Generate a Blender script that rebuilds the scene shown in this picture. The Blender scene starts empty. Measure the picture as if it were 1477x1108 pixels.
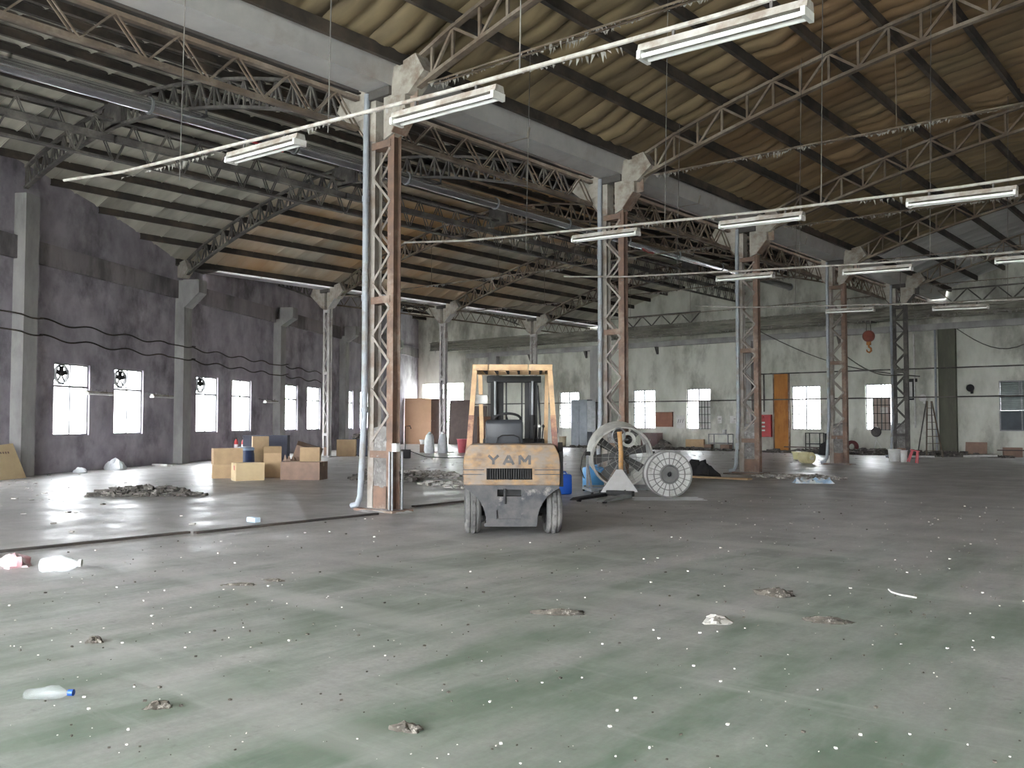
import bpy, bmesh, math, random
from mathutils import Vector, Matrix
random.seed(7)
R = math.radians
scene = bpy.context.scene
COL = scene.collection

# ------------------------------------------------------------------ camera, world, light, exposure
YAW, PITCH = 0.6944, 0.0415
cam_d = bpy.data.cameras.new('camera'); cam = bpy.data.objects.new('camera', cam_d); COL.objects.link(cam)
cam_d.sensor_width = 36.0; cam_d.sensor_fit = 'HORIZONTAL'; cam_d.lens = 36.0 * 1301.6 / 1477.0
cam_d.clip_start = 0.05; cam_d.clip_end = 500
cam.location = (0, 0, 1.5); cam.rotation_euler = (math.pi / 2 + PITCH, 0, YAW)
scene.camera = cam

world = bpy.data.worlds.new('overcast_sky'); scene.world = world; world.use_nodes = True
wbg = world.node_tree.nodes['Background']
wbg.inputs[0].default_value = (0.93, 0.97, 1.0, 1); wbg.inputs[1].default_value = 2.5
scene.view_settings.view_transform = 'Standard'; scene.view_settings.look = 'None'
scene.view_settings.gamma = 1.0; scene.view_settings.use_curve_mapping = False
scene.view_settings.exposure = 3.75
scene.cycles.max_bounces = 10; scene.cycles.diffuse_bounces = 6; scene.cycles.transparent_max_bounces = 12
scene.cycles.use_denoising = True
scene.cycles.caustics_reflective = False; scene.cycles.caustics_refractive = False

# ------------------------------------------------------------------ materials
MATS = {}
def mat(name, c1, c2=None, scale=3.0, rough=0.8, metal=0.0, bump=0.0, c3=None, s3=0.6, t3=(0.5, 0.62), rnd=0.0, lo=0.35, hi=0.65,
        stretch=(1, 1, 1), rough2=None, spec=0.5, trans=0.0, bscale=None):
    """noise-mixed colours c1/c2 plus a second, larger patch colour c3; rnd varies value per object"""
    if name in MATS: return MATS[name]
    m = bpy.data.materials.new(name); m.use_nodes = True; nt = m.node_tree; N = nt.nodes; L = nt.links
    b = N['Principled BSDF']; b.inputs['Roughness'].default_value = rough; b.inputs['Metallic'].default_value = metal
    b.inputs['Specular IOR Level'].default_value = spec
    tc = N.new('ShaderNodeTexCoord'); mp = N.new('ShaderNodeMapping'); L.new(tc.outputs['Object'], mp.inputs[0]); mp.inputs['Scale'].default_value = stretch
    no = N.new('ShaderNodeTexNoise'); no.inputs['Scale'].default_value = scale; no.inputs['Detail'].default_value = 6; no.inputs['Roughness'].default_value = 0.62
    L.new(mp.outputs[0], no.inputs['Vector'])
    rp = N.new('ShaderNodeValToRGB'); L.new(no.outputs[0], rp.inputs[0])
    rp.color_ramp.elements[0].position = lo; rp.color_ramp.elements[1].position = hi
    rp.color_ramp.elements[0].color = (*c1, 1); rp.color_ramp.elements[1].color = (*(c2 or [v * 0.8 for v in c1]), 1)
    out = rp.outputs[0]
    if c3:
        n3 = N.new('ShaderNodeTexNoise'); n3.inputs['Scale'].default_value = s3; n3.inputs['Detail'].default_value = 8; n3.inputs['Roughness'].default_value = 0.65
        L.new(mp.outputs[0], n3.inputs['Vector'])
        mr = N.new('ShaderNodeMapRange'); mr.inputs[1].default_value = t3[0]; mr.inputs[2].default_value = t3[1]; L.new(n3.outputs[0], mr.inputs[0])
        mx = N.new('ShaderNodeMix'); mx.data_type = 'RGBA'; L.new(mr.outputs[0], mx.inputs[0]); L.new(out, mx.inputs[6]); mx.inputs[7].default_value = (*c3, 1)
        out = mx.outputs[2]
    if rnd:
        oi = N.new('ShaderNodeObjectInfo'); mr = N.new('ShaderNodeMapRange'); mr.inputs[3].default_value = 1 - rnd; mr.inputs[4].default_value = 1 + rnd
        L.new(oi.outputs['Random'], mr.inputs[0]); hs = N.new('ShaderNodeHueSaturation'); L.new(mr.outputs[0], hs.inputs['Value']); L.new(out, hs.inputs['Color']); out = hs.outputs[0]
    L.new(out, b.inputs['Base Color'])
    if rough2 is not None:
        mr = N.new('ShaderNodeMapRange'); mr.inputs[1].default_value = lo; mr.inputs[2].default_value = hi; mr.inputs[3].default_value = rough; mr.inputs[4].default_value = rough2
        L.new(no.outputs[0], mr.inputs[0]); L.new(mr.outputs[0], b.inputs['Roughness'])
    if bump:
        bp = N.new('ShaderNodeBump'); bp.inputs['Strength'].default_value = bump; bp.inputs['Distance'].default_value = 0.02
        if bscale:
            nb = N.new('ShaderNodeTexNoise'); nb.inputs['Scale'].default_value = bscale; nb.inputs['Detail'].default_value = 5; L.new(mp.outputs[0], nb.inputs['Vector']); L.new(nb.outputs[0], bp.inputs['Height'])
        else: L.new(no.outputs[0], bp.inputs['Height'])
        L.new(bp.outputs[0], b.inputs['Normal'])
    if trans:
        tr = N.new('ShaderNodeBsdfTranslucent'); L.new(out, tr.inputs[0]); ms = N.new('ShaderNodeMixShader'); ms.inputs[0].default_value = trans
        L.new(b.outputs[0], ms.inputs[1]); L.new(tr.outputs[0], ms.inputs[2]); L.new(ms.outputs[0], N['Material Output'].inputs[0])
    MATS[name] = m
    return m

def glass_mat(name, tint, clear=0.85, rough=0.05):
    m = bpy.data.materials.new(name); m.use_nodes = True; nt = m.node_tree; N = nt.nodes; L = nt.links
    b = N['Principled BSDF']; b.inputs['Base Color'].default_value = (*tint, 1); b.inputs['Roughness'].default_value = rough
    t = N.new('ShaderNodeBsdfTransparent'); t.inputs[0].default_value = (1, 1, 1, 1)
    no = N.new('ShaderNodeTexNoise'); no.inputs['Scale'].default_value = 3; mr = N.new('ShaderNodeMapRange'); mr.inputs[3].default_value = clear - 0.08; mr.inputs[4].default_value = min(1, clear + 0.08)
    L.new(no.outputs[0], mr.inputs[0])
    ms = N.new('ShaderNodeMixShader'); L.new(mr.outputs[0], ms.inputs[0]); L.new(b.outputs[0], ms.inputs[1]); L.new(t.outputs[0], ms.inputs[2]); L.new(ms.outputs[0], N['Material Output'].inputs[0])
    return m

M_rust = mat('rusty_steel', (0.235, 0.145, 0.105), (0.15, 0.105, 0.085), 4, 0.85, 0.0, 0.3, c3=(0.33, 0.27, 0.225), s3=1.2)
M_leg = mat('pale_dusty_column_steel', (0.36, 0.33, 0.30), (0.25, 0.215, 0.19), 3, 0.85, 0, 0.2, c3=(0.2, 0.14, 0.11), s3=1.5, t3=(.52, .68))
M_slim = mat('whitish_column_paint', (0.52, 0.50, 0.50), (0.4, 0.37, 0.36), 3, 0.8, 0, 0.2, c3=(0.26, 0.2, 0.17), s3=1.5, t3=(.55, .7))
M_truss = mat('dusty_brown_steel', (0.17, 0.125, 0.09), (0.10, 0.08, 0.065), 3, 0.9, 0.0, 0.2, c3=(0.24, 0.2, 0.16), s3=1.0)
M_truss_dark = mat('dusty_grey_steel', (0.12, 0.11, 0.105), (0.07, 0.065, 0.062), 3, 0.9, 0.0, 0.2, c3=(0.2, 0.185, 0.165), s3=1.0)
M_purlin = mat('dark_purlin_steel', (0.055, 0.045, 0.038), (0.03, 0.027, 0.025), 2, 0.85, 0.0, c3=(0.09, 0.07, 0.055), s3=0.6)
M_cap = mat('dusty_capital_plate', (0.45, 0.42, 0.37), (0.33, 0.3, 0.26), 5, 0.9, 0, 0.3, c3=(0.25, 0.2, 0.16), s3=2.5, t3=(0.52, 0.7))
M_gutter = mat('painted_gutter_sheet', (0.5, 0.49, 0.48), (0.42, 0.41, 0.41), 1.5, 0.6, 0.1, c3=(0.36, 0.3, 0.27), s3=0.8, t3=(0.55, 0.75))
M_conc = mat('concrete_pillar', (0.42, 0.41, 0.40), (0.30, 0.29, 0.29), 1.6, 0.9, 0, 0.25, c3=(0.2, 0.19, 0.19), s3=0.7, t3=(0.52, 0.72), stretch=(1, 1, .45))
M_pvc = mat('grey_blue_pipe', (0.36, 0.39, 0.43), (0.28, 0.3, 0.34), 3, 0.5, 0, c3=(0.25, 0.23, 0.21), s3=2)
M_galv = mat('galvanised_duct', (0.62, 0.63, 0.66), (0.5, 0.51, 0.55), 1.2, 0.17, 0.95)
M_red = mat('faded_red', (0.55, 0.05, 0.05), (0.4, 0.04, 0.05), 6, 0.5)
M_pink = mat('pink_plastic', (0.8, 0.18, 0.22), (0.7, 0.14, 0.18), 4, 0.4)
M_white = mat('dirty_white', (0.72, 0.71, 0.7), (0.6, 0.59, 0.57), 5, 0.6, c3=(0.42, 0.4, 0.36), s3=3, t3=(0.55, 0.75))
M_bag = mat('white_plastic_bag', (0.8, 0.82, 0.84), (0.65, 0.67, 0.7), 6, 0.35, trans=0.15)
M_card = mat('cardboard', (0.52, 0.37, 0.22), (0.43, 0.30, 0.18), 3, 0.9, rnd=0.12)
M_card_pale = mat('pale_cardboard', (0.66, 0.52, 0.32), (0.6, 0.46, 0.28), 3, 0.9)
M_card_dark = mat('old_brown_cardboard', (0.30, 0.2, 0.15), (0.22, 0.15, 0.12), 3, 0.9)
M_dark = mat('black_steel', (0.018, 0.018, 0.02), (0.03, 0.029, 0.029), 6, 0.6, 0.0, spec=.3)
M_rubber = mat('dusty_tyre_rubber', (0.12, 0.117, 0.115), (0.075, 0.073, 0.072), 5, 0.95, 0, 0.3, c3=(0.18, 0.172, 0.165), s3=3)
M_yellow = mat('worn_yellow_paint', (0.50, 0.30, 0.10), (0.38, 0.21, 0.075), 5, 0.7, 0.0, 0.15, c3=(0.20, 0.145, 0.10), s3=3.2, t3=(0.5, 0.58))
M_cw = mat('worn_counterweight', (0.33, 0.20, 0.09), (0.14, 0.098, 0.068), 6, 0.75, 0, 0.3, c3=(0.20, 0.165, 0.14), s3=3.4, t3=(0.44, 0.60), stretch=(1, 1, 1.6))
M_cwlow = mat('grimy_dark_cast_iron', (0.085, 0.08, 0.078), (0.036, 0.039, 0.046), 5, 0.8, 0, 0.3, c3=(0.26, 0.24, 0.22), s3=4.5, t3=(0.58, 0.72))
M_guard = mat('orange_guard_paint', (0.52, 0.35, 0.19), (0.4, 0.25, 0.14), 6, 0.6, 0, c3=(0.3, 0.2, 0.14), s3=5, t3=(0.55, 0.7))
M_vinyl = mat('black_vinyl', (0.035, 0.038, 0.045), (0.027, 0.029, 0.034), 8, 0.5, 0, 0.1)
M_blue = mat('blue_plastic', (0.015, 0.085, 0.42), (0.012, 0.07, 0.34), 4, 0.35)
M_ltblue = mat('light_blue_plastic', (0.10, 0.32, 0.62), (0.08, 0.26, 0.52), 4, 0.4)
M_fanpaint = mat('dusty_pale_fan_sheet', (0.55, 0.54, 0.50), (0.42, 0.41, 0.38), 5, 0.6, 0.2, c3=(0.3, 0.28, 0.25), s3=3, t3=(0.55, 0.7))
M_steel = mat('dull_grey_steel', (0.30, 0.31, 0.32), (0.2, 0.205, 0.21), 5, 0.5, 0.5)
M_blade = mat('dark_fan_blade', (0.07, 0.07, 0.07), (0.11, 0.105, 0.1), 5, 0.6, 0.2)
M_reel = mat('white_reel_plastic', (0.62, 0.61, 0.6), (0.5, 0.49, 0.48), 6, 0.6, c3=(0.32, 0.3, 0.28), s3=4, t3=(0.52, 0.7))
M_reelrib = mat('grey_reel_rib', (0.24, 0.23, 0.225), (0.18, 0.175, 0.17), 6, 0.7)
M_tube = mat('lamp_tube_glass', (0.85, 0.86, 0.85), (0.8, 0.8, 0.79), 5, 0.25)
M_fix = mat('dusty_lamp_housing', (0.42, 0.405, 0.375), (0.29, 0.265, 0.235), 7, 0.8, 0, c3=(0.22, 0.18, 0.15), s3=5, t3=(0.5, 0.65))
M_dust = mat('grey_dust', (0.3, 0.285, 0.26), (0.2, 0.19, 0.175), 8, 1.0)
M_wood = mat('brown_wood', (0.22, 0.115, 0.07), (0.16, 0.08, 0.05), 3, 0.6, stretch=(1, 1, 6))
M_dkwood = mat('dark_brown_board', (0.12, 0.085, 0.075), (0.09, 0.065, 0.06), 3, 0.7)
M_orangeboard = mat('peach_board', (0.72, 0.46, 0.3), (0.66, 0.4, 0.26), 1.2, 0.7)
M_rustplate = mat('orange_rust_plate', (0.55, 0.25, 0.07), (0.42, 0.17, 0.05), 2.2, 0.9, 0, 0.2, c3=(0.28, 0.09, 0.03), s3=1.1, t3=(0.5, 0.7), stretch=(1, 1, .4))
M_navy = mat('dark_navy_laminate', (0.06, 0.065, 0.10), (0.045, 0.048, 0.075), 2, 0.6)
M_frame = mat('window_frame_alu', (0.3, 0.3, 0.31), (0.2, 0.2, 0.21), 5, 0.5, 0.3)
M_debris = mat('dark_debris', (0.15, 0.135, 0.12), (0.07, 0.065, 0.06), 5, 1.0, 0, 0.4, c3=(0.4, 0.37, 0.34), s3=6, t3=(0.56, 0.66))
M_chip = mat('pale_floor_chips', (0.55, 0.53, 0.5), (0.2, 0.18, 0.16), 2.5, 0.9, lo=0.42, hi=0.58)
M_clod = mat('dry_mud_clod', (0.10, 0.088, 0.072), (0.05, 0.044, 0.037), 9, 1.0, 0, 0.4, c3=(.26, .24, .21), s3=25, t3=(.55, .65))
M_infill = mat('grey_grout_infill', (0.24, 0.23, 0.22), (0.14, 0.13, 0.125), 7, 1.0, 0, 0.5, c3=(.34, .33, .32), s3=5, t3=(.52, .65))
M_leafg = mat('green_leaf', (0.12, 0.32, 0.04), (0.2, 0.42, 0.08), 6, 0.6, trans=0.4)
M_glass = glass_mat('window_glass', (0.8, 0.85, 0.87), 0.86)
M_frost = glass_mat('frosted_sheet', (0.85, 0.88, 0.9), 0.45, 0.6)
M_pet = glass_mat('clear_bottle_plastic', (0.45, 0.48, 0.49), 0.82, 0.12)
M_yellowplastic = mat('yellow_translucent_plastic', (0.75, 0.68, 0.4), (0.66, 0.58, 0.32), 5, 0.4)

# ------------------------------------------------------------------ mesh helpers
class MB:
    def __init__(s): s.v = []; s.f = []
    def add(s, vs, fs):
        o = len(s.v); s.v += [tuple(x) for x in vs]; s.f += [tuple(i + o for i in f) for f in fs]; return s
    def box(s, c, size, rz=0.0, rot=None):
        hx, hy, hz = size[0] / 2, size[1] / 2, size[2] / 2
        m = rot if rot is not None else Matrix.Rotation(rz, 3, 'Z')
        c = Vector(c)
        vs = [c + m @ Vector((a * hx, b * hy, d * hz)) for d in (-1, 1) for a, b in ((-1, -1), (1, -1), (1, 1), (-1, 1))]
        return s.add(vs, [(3, 2, 1, 0), (4, 5, 6, 7), (0, 1, 5, 4), (1, 2, 6, 5), (2, 3, 7, 6), (3, 0, 4, 7)])
    def b2(s, lo, hi): return s.box([(a + b) / 2 for a, b in zip(lo, hi)], [b - a for a, b in zip(lo, hi)])
    def bar(s, p, q, w, h=None, up=(0, 0, 1)):
        p, q = Vector(p), Vector(q); d = (q - p); l = d.length
        if l < 1e-6: return s
        d /= l; u = Vector(up)
        if abs(d.dot(u)) > 0.97: u = Vector((0, 1, 0))
        x = d.cross(u).normalized(); z = x.cross(d)
        m = Matrix((x, d, z)).transposed()
        return s.box((p + q) / 2, (w, l, h or w), rot=m)
    def tube(s, pts, r, n=8, caps=True):
        pts = [Vector(p) for p in pts]; rings = []; u = None
        for i, p in enumerate(pts):
            d = (pts[min(i + 1, len(pts) - 1)] - pts[max(i - 1, 0)]).normalized()
            if u is None:
                a = Vector((0, 0, 1)) if abs(d.z) < 0.9 else Vector((1, 0, 0)); u = d.cross(a).normalized()
            else: u = (u - d * u.dot(d)).normalized()
            w = d.cross(u); rr = r[i] if isinstance(r, (list, tuple)) else r
            rings.append([p + (u * math.cos(2 * math.pi * k / n) + w * math.sin(2 * math.pi * k / n)) * rr for k in range(n)])
        vs = [v for g in rings for v in g]; fs = []
        for i in range(len(pts) - 1):
            for k in range(n): fs.append((i * n + k, i * n + (k + 1) % n, (i + 1) * n + (k + 1) % n, (i + 1) * n + k))
        if caps: fs += [tuple(reversed(range(n))), tuple(range((len(pts) - 1) * n, len(pts) * n))]
        return s.add(vs, fs)
    def lathe(s, prof, n=20, mtx=None, closed=False):
        """prof: (radius, z) list about Z; mtx places it"""
        mtx = mtx or Matrix.Identity(4); vs = []; fs = []
        for r, z in prof:
            for k in range(n):
                a = 2 * math.pi * k / n; vs.append(mtx @ Vector((r * math.cos(a), r * math.sin(a), z)))
        P = len(prof); rng = range(P) if closed else range(P - 1)
        for i in rng:
            j = (i + 1) % P
            for k in range(n): fs.append((i * n + k, i * n + (k + 1) % n, j * n + (k + 1) % n, j * n + k))
        if not closed:
            if prof[0][0] > 1e-5: fs.append(tuple(reversed(range(n))))
            if prof[-1][0] > 1e-5: fs.append(tuple(range((P - 1) * n, P * n)))
        return s.add(vs, fs)
    def prism(s, poly, y0, y1, axis='Y'):
        """poly in (a, b); axis Y: (x, z) extruded in y; Z: (x, y) extruded in z; X: (y, z) extruded in x"""
        n = len(poly)
        def pt(a, b, t): return {'Y': (a, t, b), 'Z': (a, b, t), 'X': (t, a, b)}[axis]
        vs = [pt(a, b, y0) for a, b in poly] + [pt(a, b, y1) for a, b in poly]
        fs = [tuple(range(n)), tuple(reversed(range(n, 2 * n)))] + [(i, i + n, (i + 1) % n + n, (i + 1) % n) for i in range(n)]
        return s.add(vs, fs)
    def lump(s, c, size, seed=0, rough=0.25, nu=10, nv=6, flat=True):
        rr = random.Random(seed); vs = []; c = Vector(c); ph = [rr.uniform(0, 6.3) for _ in range(6)]
        for j in range(nv + 1):
            th = math.pi * j / nv
            for i in range(nu):
                a = 2 * math.pi * i / nu
                k = 1 + rough * (math.sin(3 * a + ph[0] + 2 * th) * .5 + math.sin(5 * a + ph[1] - 3 * th) * .35 + rr.uniform(-.5, .5))
                z = math.cos(th) * k
                if flat: z = max(z, -0.02) if c.z < 1e-3 else z
                vs.append(c + Vector((math.sin(th) * math.cos(a) * k * size[0] / 2, math.sin(th) * math.sin(a) * k * size[1] / 2, z * size[2] * (1 if c.z < 1e-3 else .5))))
        fs = [(j * nu + i, j * nu + (i + 1) % nu, (j + 1) * nu + (i + 1) % nu, (j + 1) * nu + i) for j in range(nv) for i in range(nu)]
        return s.add(vs, fs)
    def mesh(s, name, smooth=None):
        me = bpy.data.meshes.new(name); me.from_pydata(s.v, [], s.f)
        bm = bmesh.new(); bm.from_mesh(me); bmesh.ops.remove_doubles(bm, verts=bm.verts, dist=1e-5)
        bmesh.ops.recalc_face_normals(bm, faces=bm.faces); bm.to_mesh(me); bm.free()
        if smooth: me.shade_smooth(); me.set_sharp_from_angle(angle=R(smooth))
        return me
    def build(s, name, m, parent=None, smooth=None, bevel=0.0):
        me = s.mesh(name, smooth)
        if bevel:
            bm = bmesh.new(); bm.from_mesh(me)
            bmesh.ops.bevel(bm, geom=[e for e in bm.edges if len(e.link_faces) == 2 and e.calc_face_angle(0) > 0.5], offset=bevel, segments=2, affect='EDGES', profile=0.5)
            bm.to_mesh(me); bm.free(); me.shade_smooth(); me.set_sharp_from_angle(angle=R(40))
        me.materials.append(m)
        o = bpy.data.objects.new(name, me); COL.objects.link(o)
        if parent: o.parent = parent
        return o

def tag(o, label=None, cat=None, group=None, kind=None):
    if label: o['label'] = label
    if cat: o['category'] = cat
    if group: o['group'] = group
    if kind: o['kind'] = kind
    return o
def thing(name, label=None, cat=None, loc=(0, 0, 0), rz=0.0, group=None, kind=None):
    o = bpy.data.objects.new(name, None); COL.objects.link(o); o.empty_display_size = 0.2
    o.location = loc; o.rotation_euler = (0, 0, rz)
    return tag(o, label, cat, group, kind)
KIDS = {}
def copy_tree(o, parent=None):
    c = o.copy(); COL.objects.link(c)
    if parent is not None: c.parent = parent
    for ch in list(o.children): copy_tree(ch, c)
    return c
def shared(name, me, m, parent, loc=(0, 0, 0), rot=(0, 0, 0)):
    if not me.materials: me.materials.append(m)
    o = bpy.data.objects.new(name, me); COL.objects.link(o); o.parent = parent; o.location = loc; o.rotation_euler = rot
    return o

# ------------------------------------------------------------------ the grid of the building
X1, X2 = -11.41, -30.6                  # the two column rows
YS = [10.32 + 7.07 * i for i in range(5)]
YB, YF = 44.5, -8.0                     # far wall, near wall
XRIGHT = 7.8
def wallx(y): return -26.2276 - 0.5684 * (y - 10.3159)
def wally(x): return 10.3159 - (x + 26.2276) / 0.5684
WANG = math.atan(0.5684)                # the slanting wall runs at this angle off the row direction
NAVES = {'near': (-1.8, 9.6), 'mid': (-21.0, 9.6), 'far': (-40.2, 9.6)}
def zbot(nave, t):
    return 8.9 - 0.9 * t - 1.2 * t * t if nave == 'near' else 8.6 - 0.35 * t - 1.75 * t * t
def ztop(nave, t): return zbot(nave, t) + (0.56 if nave == 'near' else 0.58) * (1 - max(0, t - .8) * 1.2)
def nave_of(x): return 'near' if x > X1 else ('mid' if x > X2 else 'far')
PUR = 0.2
def roofz(x):
    n = nave_of(x); cx, hw = NAVES[n]; t = abs(x - cx) / hw
    return ztop(n, min(t, 1)) + PUR

# ------------------------------------------------------------------ floor and ground
def floor_material():
    m = bpy.data.materials.new('worn_green_concrete_floor'); m.use_nodes = True; nt = m.node_tree; N = nt.nodes; L = nt.links
    b = N['Principled BSDF']; tc = N.new('ShaderNodeTexCoord')
    def noise(scale, det=6, rough=0.6, vec=None):
        n = N.new('ShaderNodeTexNoise'); n.inputs['Scale'].default_value = scale; n.inputs['Detail'].default_value = det; n.inputs['Roughness'].default_value = rough
        L.new(vec or tc.outputs['Object'], n.inputs['Vector']); return n.outputs[0]
    def rng(x, a, bb, c=0.0, d=1.0):
        r = N.new('ShaderNodeMapRange'); r.inputs[1].default_value = a; r.inputs[2].default_value = bb; r.inputs[3].default_value = c; r.inputs[4].default_value = d; L.new(x, r.inputs[0]); return r.outputs[0]
    def mix(f, a, bb):
        x = N.new('ShaderNodeMix'); x.data_type = 'RGBA'; L.new(f, x.inputs[0])
        for s_, val in ((6, a), (7, bb)):
            if isinstance(val, tuple): x.inputs[s_].default_value = (*val, 1)
            else: L.new(val, x.inputs[s_])
        return x.outputs[2]
    def math_(op, a, bb):
        x = N.new('ShaderNodeMath'); x.operation = op; x.use_clamp = True
        for i, v in enumerate((a, bb)):
            if isinstance(v, (int, float)): x.inputs[i].default_value = v
            else: L.new(v, x.inputs[i])
        return x.outputs[0]
    sx = N.new('ShaderNodeSeparateXYZ'); L.new(tc.outputs['Object'], sx.inputs[0])
    # swept, dusty streaks run roughly with the traffic
    mp = N.new('ShaderNodeMapping'); mp.inputs['Rotation'].default_value = (0, 0, R(28)); mp.inputs['Scale'].default_value = (0.9, 0.22, 1); L.new(tc.outputs['Object'], mp.inputs[0])
    streak = noise(1.6, 8, 0.65, mp.outputs[0])
    base = mix(rng(noise(0.9, 9, 0.65), 0.35, 0.65), (0.30, 0.288, 0.28), (0.42, 0.405, 0.395))
    # green paint survives within the near hall: a patch of the floor with a ragged edge
    dist = N.new('ShaderNodeVectorMath'); dist.operation = 'DISTANCE'; L.new(tc.outputs['Object'], dist.inputs[0]); dist.inputs[1].default_value = (0.2, 2.5, 0)
    area = rng(dist.outputs['Value'], 3.0, 11.5, 1.0, 0.0)
    gfac = math_('MULTIPLY', math_('ADD', math_('MULTIPLY', area, 0.55), rng(streak, 0.40, 0.60, -0.25, 0.5)), rng(area, 0.02, 0.4))
    green = mix(rng(noise(2.2, 6, 0.6), 0.35, 0.65), (0.105, 0.165, 0.115), (0.17, 0.225, 0.17))
    col = mix(gfac, base, green)
    dirt = rng(streak, 0.52, 0.70)
    col = mix(math_('MULTIPLY', dirt, 0.42), col, (0.15, 0.135, 0.12))
    spots = rng(noise(7.0, 6, 0.7), 0.60, 0.72)
    col = mix(math_('MULTIPLY', spots, 0.6), col, (0.10, 0.095, 0.09))
    fine = noise(22, 10, 0.75); col = mix(rng(fine, 0.40, 0.60, 0.0, 0.30), col, (0.16, 0.15, 0.14))
    mp3 = N.new('ShaderNodeMapping'); mp3.inputs['Rotation'].default_value = (0, 0, R(-38)); mp3.inputs['Scale'].default_value = (0.35, 2.2, 1); L.new(tc.outputs['Object'], mp3.inputs[0])
    drag = noise(1.1, 10, 0.7, mp3.outputs[0]); col = mix(rng(drag, 0.55, 0.75, 0.0, 0.5), col, (0.46, 0.445, 0.44))
    # tyre tracks: two pairs of bands curving along the hall
    wv = N.new('ShaderNodeTexWave'); wv.wave_type = 'RINGS'; wv.inputs['Scale'].default_value = 0.17; wv.inputs['Distortion'].default_value = 1.2; wv.inputs['Detail'].default_value = 2
    mp2 = N.new('ShaderNodeMapping'); mp2.inputs['Location'].default_value = (14, -2, 0); L.new(tc.outputs['Object'], mp2.inputs[0]); L.new(mp2.outputs[0], wv.inputs['Vector'])
    tr = math_('MULTIPLY', rng(wv.outputs['Fac'], 0.86, 0.97), rng(noise(0.35, 3), 0.42, 0.6))
    col = mix(math_('MULTIPLY', tr, 0.45), col, (0.42, 0.41, 0.395))
    L.new(col, b.inputs['Base Color'])
    rgh = math_('ADD', rng(noise(1.3, 6), 0.35, 0.65, 0.30, 0.52), rng(sx.outputs['X'], -10.0, -8.0, 0.0, 0.14))
    L.new(rgh, b.inputs['Roughness']); b.inputs['Specular IOR Level'].default_value = 0.45
    bp = N.new('ShaderNodeBump'); bp.inputs['Strength'].default_value = 0.12; bp.inputs['Distance'].default_value = 0.02
    L.new(noise(14, 8, 0.7), bp.inputs['Height']); L.new(bp.outputs[0], b.inputs['Normal'])
    return m
M_floor = floor_material()
fl = [(wallx(YF) - .1, YF), (XRIGHT, YF), (XRIGHT, YB), (wallx(YB) - .1, YB)]
tag(MB().prism(fl, -0.2, 0.0, 'Z').build('floor', M_floor), kind='structure')
M_ground = mat('pale_yard_concrete', (0.6, 0.6, 0.58), (0.5, 0.5, 0.48), 0.3, 0.95, c3=(0.25, 0.3, 0.18), s3=0.1)
tag(MB().b2((-160, -110, -0.5), (110, 160, -0.22)).build('ground', M_ground), kind='structure')

# ------------------------------------------------------------------ walls
def wall_solid(name, us, z0, top, holes, frame, thick, m, zs):
    """grid wall with rectangular holes. frame(u, z, depth) -> point; top(u) gives the upper edge"""
    us = sorted(set(us + [h[0] for h in holes] + [h[1] for h in holes])); zs = sorted(set([z0] + zs + [h[2] for h in holes] + [h[3] for h in holes]))
    zs = [z for z in zs if z < min(top(u) for u in us) - 0.05]
    nz = len(zs) + 1; mb = MB(); idx = {}
    def pt(i, j, d):
        k = (i, j, d)
        if k not in idx:
            z = zs[j] if j < len(zs) else top(us[i]); idx[k] = len(mb.v); mb.v.append(tuple(frame(us[i], z, d)))
        return idx[k]
    def solid(i, j):
        if not (0 <= i < len(us) - 1 and 0 <= j < nz - 1): return False
        uc = (us[i] + us[i + 1]) / 2; zc = (zs[j] + (zs[j + 1] if j + 1 < len(zs) else zs[j] + .1)) / 2
        return not any(h[0] < uc < h[1] and h[2] < zc < h[3] for h in holes)
    for i in range(len(us) - 1):
        for j in range(nz - 1):
            if not solid(i, j): continue
            mb.f.append((pt(i, j, 0), pt(i + 1, j, 0), pt(i + 1, j + 1, 0), pt(i, j + 1, 0)))
            mb.f.append((pt(i, j, thick), pt(i, j + 1, thick), pt(i + 1, j + 1, thick), pt(i + 1, j, thick)))
            if not solid(i - 1, j): mb.f.append((pt(i, j, 0), pt(i, j + 1, 0), pt(i, j + 1, thick), pt(i, j, thick)))
            if not solid(i + 1, j): mb.f.append((pt(i + 1, j, 0), pt(i + 1, j, thick), pt(i + 1, j + 1, thick), pt(i + 1, j + 1, 0)))
            if not solid(i, j - 1): mb.f.append((pt(i, j, 0), pt(i, j, thick), pt(i + 1, j, thick), pt(i + 1, j, 0)))
            if not solid(i, j + 1): mb.f.append((pt(i, j + 1, 0), pt(i + 1, j + 1, 0), pt(i + 1, j + 1, thick), pt(i, j + 1, thick)))
    return tag(mb.build(name, m), kind='structure')

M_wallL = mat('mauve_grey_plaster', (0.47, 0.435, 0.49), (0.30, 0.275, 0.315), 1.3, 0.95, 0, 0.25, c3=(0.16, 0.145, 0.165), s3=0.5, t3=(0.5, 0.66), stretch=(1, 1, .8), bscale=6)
M_wallB = mat('mouldy_white_plaster', (0.74, 0.74, 0.68), (0.5, 0.5, 0.44), 0.8, 0.95, 0, 0.2, c3=(0.24, 0.23, 0.2), s3=0.4, t3=(0.5, 0.68), stretch=(1, 1, .5), bscale=5)
M_wallBeam = mat('grey_ring_beam', (0.34, 0.31, 0.32), (0.24, 0.22, 0.235), 1.1, 0.95, 0, 0.25, c3=(0.13, 0.12, 0.125), s3=0.5, stretch=(1, 1, .4))

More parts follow.
